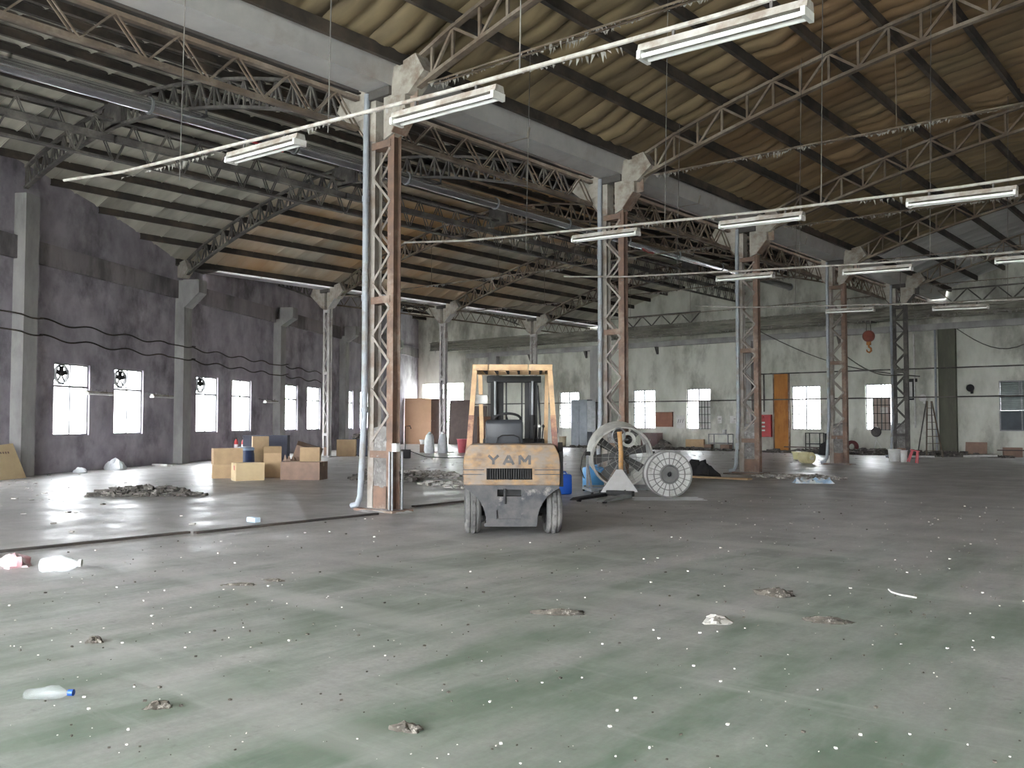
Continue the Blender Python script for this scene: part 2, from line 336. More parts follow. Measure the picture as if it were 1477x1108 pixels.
# slanting wall: u runs along it from Y = YF; inner face at depth 0
WC, WS = math.cos(WANG), math.sin(WANG)
def yu(u): return YF + u * WC
def uy(y): return (y - YF) / WC
def wframe(u, z, d): y = yu(u); return (wallx(y) - d * WC, y - d * WS, z)
WL_Y = [(11.6, 13.02), (14.1, 15.5), (18.5, 19.93), (20.95, 22.4), (25.15, 26.6), (27.6, 29.05), (31.75, 33.2), (34.2, 35.65), (4.5, 5.95), (7.0, 8.4), (38.4, 39.8)]
UEND = uy(YB)
tops = [uy(wally(x)) for x in (-16.5, -18, -19.5, -21, -22.5, -24, -25.5, -27, -28.5, -30, -30.6, -31.5, -33, -34.5, -36, -38, -40.2, -42, -44)]
wl = wall_solid('wall_left', [0.0] + tops + [UEND], 0.0, lambda u: roofz(wallx(yu(u))) + .004, [(uy(a), uy(b), 1.08, 3.22) for a, b in WL_Y], wframe, 0.25, M_wallL, [5.95, 6.58])
for seg0, seg1 in [(YF, YS[0]), (YS[0], YS[1])] + [(YS[i], YS[i + 1]) for i in range(1, 4)] + [(YS[4], YB)]:
    a, b_ = uy(seg0) + .27, uy(seg1) - .27
    mb = MB(); P8 = [wframe(u, z, d) for z in (5.95, 6.58) for u, d in ((a, 0.01), (b_, 0.01), (b_, -0.12), (a, -0.12))]
    mb.add(P8, [(3, 2, 1, 0), (4, 5, 6, 7), (0, 1, 5, 4), (1, 2, 6, 5), (2, 3, 7, 6), (3, 0, 4, 7)]); mb.build('ring_beam', M_wallBeam, wl)
for i, y in enumerate(YS):
    u = uy(y); h = [7.75, 6.6, 6.1, 6.1, 6.1][i]; w = .27
    mb = MB(); P8 = [wframe(uu, z, d) for z in (0, h) for uu, d in ((u - w, 0.01), (u + w, 0.01), (u + w, -0.36), (u - w, -0.36))]
    mb.add(P8, [(3, 2, 1, 0), (4, 5, 6, 7), (0, 1, 5, 4), (1, 2, 6, 5), (2, 3, 7, 6), (3, 0, 4, 7)]); pil = mb.build('pillar', M_conc, wl)
    if i >= 1:      # flared corbel that juts out at the ring beam
        q = [(0, 5.75 - .2 * (i == 1)), (-.62, 6.15), (-.62, 6.62), (0, 6.62)]
        mb = MB(); vs = [wframe(u - .28, z, d - .3) for d, z in q] + [wframe(u + .28, z, d - .3) for d, z in q]
        mb.add(vs, [(0, 1, 2, 3), (7, 6, 5, 4), (0, 4, 5, 1), (1, 5, 6, 2), (2, 6, 7, 3), (3, 7, 4, 0)]); mb.build('corbel', M_conc, wl)

# far wall
def bframe(u, z, d): return (u, YB + d, z)
WB = [(-33.25, -31.8), (-27.95, -26.5), (-24.5, -23.05), (-18.5, -17.0), (-14.8, -13.35), (-9.0, -7.4)]
DOOR = (-45.2, -41.3, 0.0, 4.1)
wb = wall_solid('wall_back', [-46.2 + .6 * k for k in range(90)] + [-30.6, -11.42, -11.4, XRIGHT], 0.0, lambda u: roofz(u) + .02,
                [(a, b_, 1.08, 3.3) for a, b_ in WB] + [DOOR], bframe, 0.25, M_wallB, [5.6, 5.95])
mb = MB().b2((-40.8, YB - .3, 5.72), (XRIGHT, YB + .02, 6.0)); mb.build('wall_ledge', M_conc, wb)
for x in (-35.5, -31.2, -26.3, -21.3, -16.0, -5.6):
    MB().prism([(YB - .28, 5.72), (YB - .05, 5.3), (YB - .02, 5.3), (YB - .02, 5.72)], x - .06, x + .06, 'X').build('bracket', M_truss_dark, wb)
M_bpillar = mat('mossy_dark_pillar', (0.15, 0.152, 0.115), (0.085, 0.085, 0.072), 1.2, 0.95, 0, 0.2, c3=(0.24, 0.24, 0.18), s3=0.6, stretch=(1, 1, .25))
for x in (-11.05, -20.9, -30.4, -38.5): MB().b2((x - .36, YB - .3, 0), (x + .36, YB + .02, 5.72)).build('pillar', M_bpillar if x == -11.05 else M_conc, wb)

# right wall (closed) and near wall, outside the picture; the near wall has the open doorways the daylight on the near floor and forklift comes from
def rframe(u, z, d): return (XRIGHT + d, u, z)
wr = wall_solid('wall_right', [YF, 0, 10, 20, 30, 40, YB], 0.0, lambda u: roofz(XRIGHT - .3), [], rframe, 0.25, M_wallB, [5])
def fframe(u, z, d): return (u, YF - d, z)
wf = wall_solid('wall_front', [-16.0 + .6 * k for k in range(40) if -16.0 + .6 * k < XRIGHT] + [-11.42, -11.4, XRIGHT], 0.0, lambda u: roofz(u) + .02, [(-10.6, -2.6, 0.0, 6.0), (-1.0, 4.5, 0.0, 4.6), (-15.2, -12.0, 0.0, 5.2)], fframe, 0.25, M_wallB, [5.8])

# ------------------------------------------------------------------ windows
def window(n, p0, p1, z0, z1, inward, style, label=None):
    """p0, p1 floor points of the opening's ends on the inner face; inward = unit vector into the room"""
    p0, p1 = Vector((*p0, 0)), Vector((*p1, 0)); ax = (p1 - p0).normalized(); w = (p1 - p0).length; inn = Vector((*inward, 0))
    root = thing('window_%d' % n, kind='structure', loc=(p0.x, p0.y, z0), rz=math.atan2(ax.y, ax.x))
    if label: root['label'] = label
    s = 1 if Vector((-ax.y, ax.x, 0)).dot(inn) > 0 else -1       # local +y times s points indoors
    y = -s * 0.1; h = z1 - z0; zt = h - 0.68
    f = MB()
    fr = [((0.02, y, h / 2), (.05, .07, h)), ((w - .02, y, h / 2), (.05, .07, h)), ((w / 2, y, .02), (w, .08, .05)), ((w / 2, y, h - .02), (w, .07, .05))]
    for c, sz in fr: MB().box(c, sz).build('frame_bar', M_frame, root)
    MB().box((w / 2, y, zt), (w, .07, .06)).build('transom', M_frame, root)
    if style != 'louvre': MB().box((w / 2, y, zt / 2), (.05, .05, zt)).build('mullion', M_frame, root)
    MB().box((w / 2, y, zt + .34), (.045, .05, .66)).build('mullion', M_frame, root)
    def pane(x0, x1, a, b_, m, name='pane', dy=0): return MB().box(((x0 + x1) / 2, y + dy, (a + b_) / 2), (x1 - x0, .008, b_ - a)).build(name, m, root)
    if style == 'fan':
        pane(w / 2 + .02, w - .04, zt + .03, h - .04, M_glass)
        fx, fz, rr = w * .27, zt + .36, .26
        fan = MB().lathe([(rr, -.05), (rr + .025, -.05), (rr + .025, .05), (rr, .05)], 24, Matrix.Translation((fx, y, fz)) @ Matrix.Rotation(math.pi / 2, 4, 'X'), closed=True).build('fan_ring', M_dark, root, 40)
        MB().lathe([(0, -.04), (.06, -.04), (.06, .04), (0, .04)], 12, Matrix.Translation((fx, y, fz)) @ Matrix.Rotation(math.pi / 2, 4, 'X')).build('fan_hub', M_dark, fan, 40)
        for k in range(5):
            a = k * 2 * math.pi / 5 + .3
            MB().bar((fx + .05 * math.cos(a), y, fz + .05 * math.sin(a)), (fx + .24 * math.cos(a), y, fz + .24 * math.sin(a)), .02, .13, up=(-math.sin(a), .5, math.cos(a))).build('fan_blade', M_dark, fan)
        for (c, sz) in (((fx - rr - .08, y, fz), (.06, .02, .6)), ((fx, y, fz - rr - .03), (.66, .03, .03))): MB().box(c, sz).build('fan_mount', M_dark, fan)
        pane(.04, w / 2 - .02, .04, zt - .03, M_glass); pane(w / 2 + .02, w - .04, .04, zt - .03, M_glass)
    elif style == 'plain':
        for x0, x1 in ((.04, w / 2 - .02), (w / 2 + .02, w - .04)):
            pane(x0, x1, .04, zt - .03, M_glass); pane(x0, x1, zt + .03, h - .04, M_glass)
    elif style == 'louvre':
        M_lv = mat('grey_green_louvre', (0.13, 0.145, 0.14), (0.09, 0.1, 0.1), 3, 0.7); M_lo = mat('dark_blue_grey_board', (0.085, 0.10, 0.115), (0.07, 0.08, 0.09), 3, 0.7)
        for k in range(14): MB().box((w / 2, y, .95 + k * .093), (w - .1, .02, .1), rot=Matrix.Rotation(R(28 * s), 3, 'X')).build('slat', M_lv, root)
        pane(.04, w - .04, .04, .9, M_lo, 'board'); MB().box((w * .55, y, h / 2), (.05, .06, h)).build('mullion', M_frame, root)
    else:
        for x0, x1 in ((.04, w / 2 - .02), (w / 2 + .02, w - .04)):
            pane(x0, x1, zt + .03, h - .04, M_frost if style != 'board' else M_glass); 
        if style in ('bars', 'both'):
            pane(.04, w / 2 - .02, .04, zt - .03, M_frost if style == 'both' else M_glass); pane(w / 2 + .02, w - .04, .04, zt - .03, M_frost)
        if style == 'open_left':
            pane(.04, w / 2, .04, zt - .03, M_frost); pane(w / 2 + .02, w - .04, .04, zt - .03, M_glass)
        if style == 'open_right':
            pane(w / 2, w - .04, .04, zt - .03, M_white); pane(.04, w / 2, .04, zt - .03, M_glass)
        if style == 'board':
            pane(.04, .28, .04, zt - .03, M_glass); pane(.3, w - .3, .04, zt - .03, mat('pinkish_ply', (0.5, 0.4, 0.36), (0.42, 0.34, 0.3), 2, .8), 'ply_board'); pane(w - .28, w - .04, .04, zt - .03, M_glass)
            MB().box((w * .58, y + s * .03, zt * .62), (.36, .01, .3)).build('paper_sheet', M_white, root)
        nb = 8
        for k in range(1, nb): MB().box((w * k / nb, y + s * .07, h / 2), (.028, .02, h)).build('grille_bar', M_dark, root)
        for z in (.35, .8, 1.2): MB().box((w / 2, y + s * .07, z), (w, .02, .03)).build('grille_bar', M_dark, root)
    return root
wi = 1
for i, (a, b_) in enumerate(WL_Y):
    window(wi, (wallx(a), a), (wallx(b_), b_), 1.08, 3.22, (WC, WS), 'fan' if i in (0, 1, 2) else 'plain'); wi += 1
for (a, b_), st in zip(WB, ['bars', 'both', 'open_right', 'open_left', 'board', 'louvre']):
    window(wi, (a, YB), (b_, YB), 1.08, 3.3, (0, -1), st); wi += 1

# ------------------------------------------------------------------ roofs: purlins and sheets
def sheet_material(name, pale, shade, stain, y0, y1, amount, trans):
    m = bpy.data.materials.new(name); m.use_nodes = True; nt = m.node_tree; N = nt.nodes; L = nt.links; b = N['Principled BSDF']; b.inputs['Roughness'].default_value = .8
    tc = N.new('ShaderNodeTexCoord'); geo = N.new('ShaderNodeNewGeometry')
    mp = N.new('ShaderNodeMapping'); mp.inputs['Scale'].default_value = (.5, 2.2, 1); L.new(geo.outputs['Position'], mp.inputs[0])
    n = N.new('ShaderNodeTexNoise'); n.inputs['Scale'].default_value = 1.2; n.inputs['Detail'].default_value = 7; L.new(mp.outputs[0], n.inputs['Vector'])
    r = N.new('ShaderNodeValToRGB'); r.color_ramp.elements[0].position = .35; r.color_ramp.elements[1].position = .68
    r.color_ramp.elements[0].color = (*pale, 1); r.color_ramp.elements[1].color = (*shade, 1); L.new(n.outputs[0], r.inputs[0])
    oi = N.new('ShaderNodeObjectInfo'); mr = N.new('ShaderNodeMapRange'); mr.inputs[3].default_value = .74; mr.inputs[4].default_value = 1.12; L.new(oi.outputs['Random'], mr.inputs[0])
    hs = N.new('ShaderNodeHueSaturation'); L.new(mr.outputs[0], hs.inputs['Value']); L.new(r.outputs[0], hs.inputs['Color'])
    sp = N.new('ShaderNodeSeparateXYZ'); L.new(geo.outputs['Position'], sp.inputs[0])
    n2 = N.new('ShaderNodeTexNoise'); n2.inputs['Scale'].default_value = .22; n2.inputs['Detail'].default_value = 5; L.new(geo.outputs['Position'], n2.inputs['Vector'])
    def rng(x, a, bb, c, d):
        q = N.new('ShaderNodeMapRange'); q.inputs[1].default_value = a; q.inputs[2].default_value = bb; q.inputs[3].default_value = c; q.inputs[4].default_value = d; L.new(x, q.inputs[0]); return q.outputs[0]
    def mul(a, bb):
        q = N.new('ShaderNodeMath'); q.operation = 'MULTIPLY'; q.use_clamp = True; L.new(a, q.inputs[0])
        if isinstance(bb, float): q.inputs[1].default_value = bb
        else: L.new(bb, q.inputs[1])
        return q.outputs[0]
    fac = mul(mul(rng(sp.outputs['Y'], y0 - 1, y0 + 2, 0, 1), rng(sp.outputs['Y'], y1 - 4, y1 + 6, 1, 0)), mul(rng(n2.outputs[0], .36, .56, .15, 1), amount))
    mx = N.new('ShaderNodeMix'); mx.data_type = 'RGBA'; L.new(fac, mx.inputs[0]); L.new(hs.outputs[0], mx.inputs[6]); mx.inputs[7].default_value = (*stain, 1)
    L.new(mx.outputs[2], b.inputs['Base Color'])
    if trans:
        t = N.new('ShaderNodeBsdfTranslucent'); L.new(mx.outputs[2], t.inputs[0]); ms = N.new('ShaderNodeMixShader'); ms.inputs[0].default_value = trans
        L.new(b.outputs[0], ms.inputs[1]); L.new(t.outputs[0], ms.inputs[2]); L.new(ms.outputs[0], N['Material Output'].inputs[0])
    return m
M_sheet_mid = sheet_material('cream_roof_sheet', (0.58, 0.555, 0.475), (0.42, 0.40, 0.335), (0.50, 0.27, 0.10), 18.0, 34.0, 0.8, 0.0)
M_sheet_far = M_sheet_mid
M_insul = sheet_material('brown_insulation_quilt', (0.30, 0.23, 0.13), (0.15, 0.115, 0.07), (0.23, 0.125, 0.06), 14.0, 26.0, 0.6, 0.0)
M_sheet_pale = sheet_material('grey_bare_roof_sheet', (0.66, 0.66, 0.67), (0.5, 0.5, 0.51), (0.5, 0.48, 0.46), 30.0, 44.0, 0.5, 0.0)

NP = 8
def xspan(nave, side, y):
    """x range of a roof slope at row position y, clipped at the slanting wall"""
    cx, hw = NAVES[nave]; a, b_ = (cx - hw * .955, cx) if side < 0 else (cx, cx + hw * .955)
    if nave != 'near': a = max(a, wallx(y) - 0.35)
    return (a, b_) if b_ - a > .4 else None
CEIL = {}
for nave in NAVES:
    cx, hw = NAVES[nave]; root = thing('ceiling', kind='structure'); CEIL[nave] = root
    for side in (-1, 1):
        for k in range(NP + 1):
            x = cx + side * (0.25 + (hw * .955 - .35) * k / NP); y0 = YF + .1
            if nave != 'near': y0 = max(y0, wally(x) + .05)
            if y0 > YB - 1: continue
            z1 = roofz(x) - .012; s = side
            prof = [(x - .035 * s, z1), (x + .05 * s, z1), (x + .05 * s, z1 - .025), (x - .01 * s, z1 - .025), (x - .01 * s, z1 - PUR + .025), (x + .05 * s, z1 - PUR + .025), (x + .05 * s, z1 - PUR), (x - .035 * s, z1 - PUR)]
            MB().prism(prof, y0, YB - .02, 'Y').build('purlin', M_purlin, root)
        W = 0.92; y = YF; i = 0
        while y < YB - .05:
            w = min(W, YB - y); sp = xspan(nave, side, y + w / 2)
            if sp:
                a, b_ = sp; n = max(2, int(8 * NP / 8 * (b_ - a) / (hw * .955)) * (2 if nave == 'near' else 1)); mb = MB(); rr = random.Random(len(nave) * 7919 + (side + 2) * 331 + i)
                quilt = nave == 'near' and y < 33.5
                m = (M_insul if quilt else M_sheet_pale) if nave == 'near' else M_sheet_mid
                cols = 13 if quilt else 7; sag = rr.uniform(.0, .06) if quilt else 0; lift = .006 * (i % 2) + rr.uniform(0, .003); g = -.02
                ph = rr.uniform(0, 6)
                vs = []
                for p in range(n + 1):
                    x = a + (b_ - a) * p / n; tt = abs(x - cx) / (hw * .955) * NP
                    for q in range(cols):
                        f = q / (cols - 1); z = roofz(x) + lift + .004
                        if quilt: z -= (.10 * abs(math.sin(f * math.pi * 2)) ** .7 + sag * math.sin(f * math.pi)) * (.35 + .65 * math.sin(math.pi * (tt % 1)) ** 2) * (1 + .5 * math.sin(x * 1.7 + ph)) - .03
                        else: z += .022 * (q % 2) - (.045 if q in (0, cols - 1) else 0)
                        vs.append((x, y + g + (w - 2 * g) * f, z))
                fs = [(p * cols + q, p * cols + q + 1, (p + 1) * cols + q + 1, (p + 1) * cols + q) for p in range(n) for q in range(cols - 1)]
                mb.add(vs, fs); o = mb.build('roof_panel', m, root, 50)
            y += w; i += 1
    # outer roof skin, just above the lining sheets, keeps the sky out
    if nave == 'near':
        mb = MB(); n = 24; xs = [cx - hw * .97 + 2 * hw * .97 * p / n for p in range(n + 1)]
        vs = [(x, yy, roofz(x) + .09) for x in xs for yy in (YF - .3, YB + .2)]; mb.add(vs, [(2 * p, 2 * p + 1, 2 * p + 3, 2 * p + 2) for p in range(n)])
        mb.build('roof_skin', M_truss_dark, root, 60)
    MB().prism([(cx - .35, roofz(cx - .35) + .11), (cx, roofz(cx) + .15), (cx + .35, roofz(cx + .35) + .11), (cx + .35, roofz(cx + .35) + .12), (cx, roofz(cx) + .17), (cx - .35, roofz(cx - .35) + .12)],
               max(YF, wally(cx)) if nave != 'near' else YF, YB, 'Y').build('ridge_cap', M_truss_dark, root)

for x_, y0_ in ((X2, 16.6),):
    MB().b2((x_ - .6, y0_, 7.13), (x_ + .5, 18.83, 7.46)).build('valley_flashing', M_truss_dark, CEIL['mid'])

# ------------------------------------------------------------------ gutters over the column rows
def gutter(x, y0, label):
    g = thing('valley_gutter', label, 'gutter', (x, 0, 7.14)); g['kind'] = 'thing'
    ys = [y0] + [y + 3.5 * k for y in YS for k in (0, 1) if y + 3.5 * k > y0 + 1] + [YB - .04]
    for a, b_ in zip(ys[:-1], ys[1:]):
        p = [(-.46, .40), (-.46, .36), (-.36, .36), (-.30, 0), (.30, 0), (.36, .36), (.46, .36), (.46, .40), (.33, .40), (.27, .03), (-.27, .03), (-.33, .40)]
        MB().prism(p, a + .004, b_ - .004, 'Y').build('gutter_section', M_gutter, g)
        if b_ < YB - 1: MB().prism([(-.315, -.004), (.315, -.004), (.36, .2), (.345, .2), (.303, .012), (-.303, .012), (-.345, .2), (-.36, .2)], b_ - .03, b_ + .03, 'Y').build('joint_strap', M_cap, g)
gutter(X1, YF, 'pale box gutter running above the tall columns nearest the forklift')
gutter(X2, 18.85, 'grey box gutter above the far column row near the slanting wall')

# ------------------------------------------------------------------ laced steel columns
def i_section(cx, w, d, t=.014):
    return [(cx - w / 2, -d / 2), (cx + w / 2, -d / 2), (cx + w / 2, -d / 2 + t), (cx + t / 2, -d / 2 + t), (cx + t / 2, d / 2 - t), (cx + w / 2, d / 2 - t), (cx + w / 2, d / 2), (cx - w / 2, d / 2), (cx - w / 2, d / 2 - t), (cx - t / 2, d / 2 - t), (cx - t / 2, -d / 2 + t), (cx - w / 2, -d / 2 + t)]
def column(label, loc, group=None, pipe=True, rubble=True, m=M_rust, sc=1.0):
    r = thing('laced_column', label, 'column', loc, 0, group, 'thing'); a = .235 * sc; H = 6.36
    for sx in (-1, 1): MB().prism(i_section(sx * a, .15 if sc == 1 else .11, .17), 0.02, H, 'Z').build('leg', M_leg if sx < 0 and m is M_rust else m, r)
    n = 11; z0 = 1.15; dz = (H - .25 - z0) / n
    for yy in (-.088, .088):
        for k in range(n):
            s = 1 if k % 2 else -1
            MB().bar((s * (a - .02), yy, z0 + k * dz), (-s * (a - .02), yy, z0 + (k + 1) * dz), .012, .045, up=(1, 0, 0)).build('lacing_bar', M_leg if m is M_rust else m, r)
    for z in (.95, 3.55, 6.2): MB().b2((-a, -.1, z - .06), (a, .1, z + .06)).build('batten_plate', m, r)
    # flared capital: one plate box for each hall
    for s in (-1, 1):
        q = [(s * .1, H - .1), (s * (a + .1), H - .02), (s * .62, 6.68), (s * .62, 7.0 if s > 0 else 7.12), (s * .1, 7.0 if s > 0 else 7.12)]
        c = MB().prism(q, -.13, .13, 'Y').build('capital', M_cap, r)
        for p0, p1 in zip(q[1:3], q[2:4]): MB().bar((p0[0], 0, p0[1]), (p1[0], 0, p1[1]), .34, .02, up=(0, 0, 1) if p0[0] == p1[0] else (-(p1[1] - p0[1]), 0, p1[0] - p0[0])).build('rim_flange', m, c)
    MB().b2((-.3, -.2, 6.98), (.3, .2, 7.13)).build('seat_block', M_truss_dark, r)
    MB().b2((-.48, -.24, 0), (.48, .24, .035)).build('base_plate', m, r)
    MB().b2((-a + .06, -.085, .03), (a - .05, .085, .42)).build('base_box', M_rust, r)
    if rubble:
        mb = MB(); rr = random.Random(int(loc[1] * 10)); nz = 9
        for k in range(nz): pass
        vs = []
        for j in range(nz):
            z = .42 + 1.0 * j / (nz - 1)
            for x, y in ((-1, -1), (-.35, -1.15), (.35, -1.1), (1, -1), (1, 1), (.35, 1.1), (-.35, 1.15), (-1, 1)):
                vs.append((x * (a - .07), y * .075 + rr.uniform(-.018, .018), z + rr.uniform(-.03, .03)))
        fs = [(j * 8 + i, j * 8 + (i + 1) % 8, (j + 1) * 8 + (i + 1) % 8, (j + 1) * 8 + i) for j in range(nz - 1) for i in range(8)] + [tuple(reversed(range(8))), tuple(range((nz - 1) * 8, nz * 8))]
        mb.add(vs, fs).build('rubble_infill', M_infill, r)
    # rough grout around the foot
    MB().lump((-.02, 0, 0), (1.25, .62, .05), seed=int(loc[1] * 3), rough=.18, nu=18, nv=6).build('grout_pad', M_conc, r)
    if pipe:
        x, yp = -a - .04, -.19
        MB().tube([(x + .02, yp, 7.1), (x, yp, 6.5), (x, yp, 3.0), (x, yp, 1.6), (x - .06, yp, .7), (x - .09, yp, .24), (x - .16, yp, .1), (x - .3, yp, .07)], .052, 12).build('downpipe', M_pvc, r, 40)
        for z in (1.7, 3.6, 5.3): MB().lathe([(.064, -.05), (.064, .05)], 12, Matrix.Translation((x, yp, z))).build('pipe_socket', M_pvc, r, 40)
    return r
c1 = column('tall laced steel column with grey downpipe, just behind and beside the forklift', (X1, YS[0], 0))
for dx, dy in ((.08, -.11), (.02, -.12), (.08, .11)): MB().tube([(.26 + dx, dy, .02), (.26 + dx, dy, 1.0)], .018, 8).build('conduit', M_steel, c1, 40)
MB().b2((.35, -.14, 1.0), (.46, -.04, 1.14)).build('socket_box', M_white, c1, bevel=.008)
column('tall laced steel column rising directly behind the big drum fan', (X1, YS[1], 0))
column('laced steel column with cables round its foot, next column past the drum fan', (X1, YS[2], 0))
column('laced steel column beside the yellow plastic rolls', (X1, YS[3], 0))
column('dark laced steel column beside the white bucket', (X1, YS[4], 0), m=M_truss_dark)
column('slim pale laced column standing behind the cardboard boxes', (X2, YS[2], 0), pipe=False, rubble=False, m=M_slim, sc=.62)
column('slim laced column with white sacks at its foot', (X2, YS[3], 0), pipe=False, rubble=False, m=M_slim, sc=.62)
column('slim laced column seen behind the forklift mast', (X2, YS[4], 0), pipe=False, rubble=False, m=M_slim, sc=.62)

# ------------------------------------------------------------------ roof trusses
def truss(nave, label, group, xa, xb, m, panels, tie, dense):
    cx, hw = NAVES[nave]; r = thing('roof_truss', label, 'truss', (0, 0, 0), 0, group)
    def T(x): return abs(x - cx) / hw
    xs = [cx + (-.955 + 1.91 * i / panels) * hw for i in range(panels + 1)]
    xs = [min(max(x, xa), xb) for x in xs]; xs = sorted(set(round(x, 4) for x in xs))
    def chord(fn, name, w, h):
        mb = MB(); vs = []; n = len(xs)
        for x in xs:
            z = fn(nave, T(x))
            for y, d in ((-w / 2, 0), (w / 2, 0), (w / 2, -h), (-w / 2, -h)): vs.append((x, y, z + d))
        fs = [(i * 4 + k, i * 4 + (k + 1) % 4, (i + 1) * 4 + (k + 1) % 4, (i + 1) * 4 + k) for i in range(n - 1) for k in range(4)] + [(3, 2, 1, 0), tuple((n - 1) * 4 + k for k in range(4))]
        mb.add(vs, fs).build(name, m, r)
    chord(ztop, 'top_chord', .11, .06); chord(zbot, 'bottom_chord', .12, .06)
    w = .045
    for i in range(len(xs) - 1):
        a, b_ = xs[i], xs[i + 1]; mid = (a + b_) / 2
        A, B = ztop(nave, T(a)) - .04, ztop(nave, T(b_)) - .04; a0, m0 = zbot(nave, T(a)) - .02, zbot(nave, T(mid)) - .02; m1 = ztop(nave, T(mid)) - .04
        segs = [((a, 0, A), (a, 0, a0)), ((a, 0, A), (mid, 0, m0)), ((b_, 0, B), (mid, 0, m0))]
        if dense: segs.append(((mid, 0, m1), (mid, 0, m0)))
        for p, q in segs: MB().bar(p, q, w, w, up=(0, 1, 0)).build('web_member', m, r)
    for x, s in ((xa, 1), (xb, -1)):           # heel plates where the truss lands
        if abs(T(x)) < .8: continue
        zb = zbot(nave, T(x)); zt = ztop(nave, T(x))
        q = [(x - s * .42, zb - .04), (x + s * .05, zb - .1), (x + s * .42, zb + .2), (x + s * .22, zt + .06), (x - s * .42, zt - .06)]
        MB().prism(q, -.14, .14, 'Y').build('heel_plate', M_cap, r)
    if xa < cx < xb:
        zb, zt = zbot(nave, 0), ztop(nave, 0)
        MB().b2((cx - .42, -.06, zb - .06), (cx + .42, .06, zt + .02)).build('ridge_gusset', M_truss_dark, r)
    if tie:
        zt = zbot(nave, .93) - .02
        x0, x1 = xa + .45, xb - .45
        for k, yy in enumerate((-.07, .07)):
            pts = [(x0 + (x1 - x0) * i / 10, yy, zt + .02 * k - .05 * math.sin(math.pi * i / 10)) for i in range(11)]
            MB().tube(pts, .016, 6).build('tie_rod', m, r, 40)
        for f in (.3, .5, .7):
            x = x0 + (x1 - x0) * f; MB().tube([(x, 0, zt), (x, 0, zbot(nave, T(x)))], .008, 5).build('hanger_rod', m, r, 40)
        rr = random.Random(5); mb = MB()         # dust and cobweb fringe on the rods
        for k in range(900):
            x = rr.uniform(x0, x1); d = rr.uniform(.01, .07) * (1 + .8 * math.sin(x * 2.3)); y = rr.choice((-.07, .07)); ww = rr.uniform(.004, .022)
            z = zt - .05 * math.sin(math.pi * (x - x0) / (x1 - x0))
            mb.add([(x - ww, y - .006, z), (x + ww, y + .006, z), (x + rr.uniform(-.04, .04), y, z - d)], [(0, 1, 2)])
        tag(mb.build('cobweb_fringe', M_dust, r), kind='stuff')
    return r
CN = ['the column beside the forklift', 'the column behind the drum fan', 'the column past the cable reel', 'the column by the yellow drums', 'the dark column by the white bucket']
near0 = truss('near', 'brown pitched lattice truss under the brown insulated roof', 'trusses of the insulated hall', X1 + .65, XRIGHT - .4, M_truss, 16, True, True)
for i, y in enumerate(YS):
    o = near0 if i == 0 else copy_tree(near0); o.location = (0, y, 0); o['label'] = 'brown pitched truss under the insulated roof landing on ' + CN[i]
# cream hall: the first two trusses end on the slanting wall
t = truss('mid', 'bowed lattice truss landing on the tall pale wall pillar', 'trusses of the cream roofed hall', wallx(YS[0]) + .25, X1 - .7, M_truss_dark, 34, False, False); t.location = (0, YS[0], 0)
t = truss('mid', 'bowed lattice truss landing on the second wall pillar by the gutter end', 'trusses of the cream roofed hall', X2 + .7, X1 - .7, M_truss_dark, 34, False, False); t.location = (0, YS[1], 0)
mid0 = truss('mid', 'bowed lattice truss spanning between two column rows under cream sheets', 'trusses of the cream roofed hall', X2 + .7, X1 - .7, M_truss, 34, True, False)
for i, y in enumerate(YS[2:]):
    o = mid0 if i == 0 else copy_tree(mid0); o.location = (0, y, 0); o['label'] = 'bowed truss under the cream sheets landing on the slim column ' + ['behind the boxes', 'with the sacks', 'behind the forklift mast'][i]
for i, y in enumerate(YS[2:]):
    xa = wallx(y) + .2
    t = truss('far', 'lattice truss of the farthest hall landing on the slim column ' + ['behind the boxes', 'with the sacks', 'behind the forklift mast'][i], 'trusses of the farthest hall', xa, X2 - .6, M_truss_dark, 30, False, False); t.location = (0, y, 0)

# ------------------------------------------------------------------ lattice girders along the halls
def girder(label, group, L, h, pitch, m, chords, double=True, name='lattice_girder', w=.1):
    """runs along local +y from 0 to L; z = 0 is the bottom chord"""
    r = thing(name, label, 'girder', (0, 0, 0), 0, group)
    for z, hh in chords: MB().b2((-w / 2, 0, z - hh / 2), (w / 2, L, z + hh / 2)).build('chord', m, r)
    n = max(2, round(L / pitch)); p = L / n
    for i in range(n):
        for a, b_ in (((i) * p, (i + .5) * p), ((i + 1) * p, (i + .5) * p)):
            for dx in ((-.045, .045) if double else (0,)): MB().bar((dx, a, chords[0][0]), (dx, b_, chords[-1][0]), .024, .024, up=(1, 0, 0)).build('web_rod', m, r)
    return r
gy = [3.25] + YS
g0 = girder('brown lattice girder tying the tall columns together below the gutter', 'girders along the tall column row', 6.71, .52, .9, M_truss, [(0, .07), (.52, .07)])
for i, y in enumerate(gy):
    o = g0 if i == 0 else copy_tree(g0); o.location = (X1 - .52, y + .18, 6.56); o['label'] = ('brown lattice girder below the gutter ending at ' + CN[0]) if i == 0 else 'brown lattice girder below the gutter leading on from ' + CN[i - 1]
    if y == YS[4]: o.scale.y = (YB - y - .3) / 6.71
r0 = girder('dusty lattice girder hanging below the ridge of the cream roof', 'girders below the cream ridge', 6.98, .95, .85, M_truss_dark, [(0, .05), (.5, .15), (.95, .05)], double=True, w=.16)
for i, y in enumerate([3.25] + YS):
    o = r0 if i == 0 else copy_tree(r0); o.location = (-21.0, y + .045, 7.76); o['label'] = 'dusty girder below the cream ridge, ' + ('before the first bowed truss' if i == 0 else 'bay following the %s bowed truss' % ['first', 'second', 'third', 'fourth', 'fifth'][i - 1])
    if y == YS[4]: o.scale.y = (YB - y - .12) / 6.98
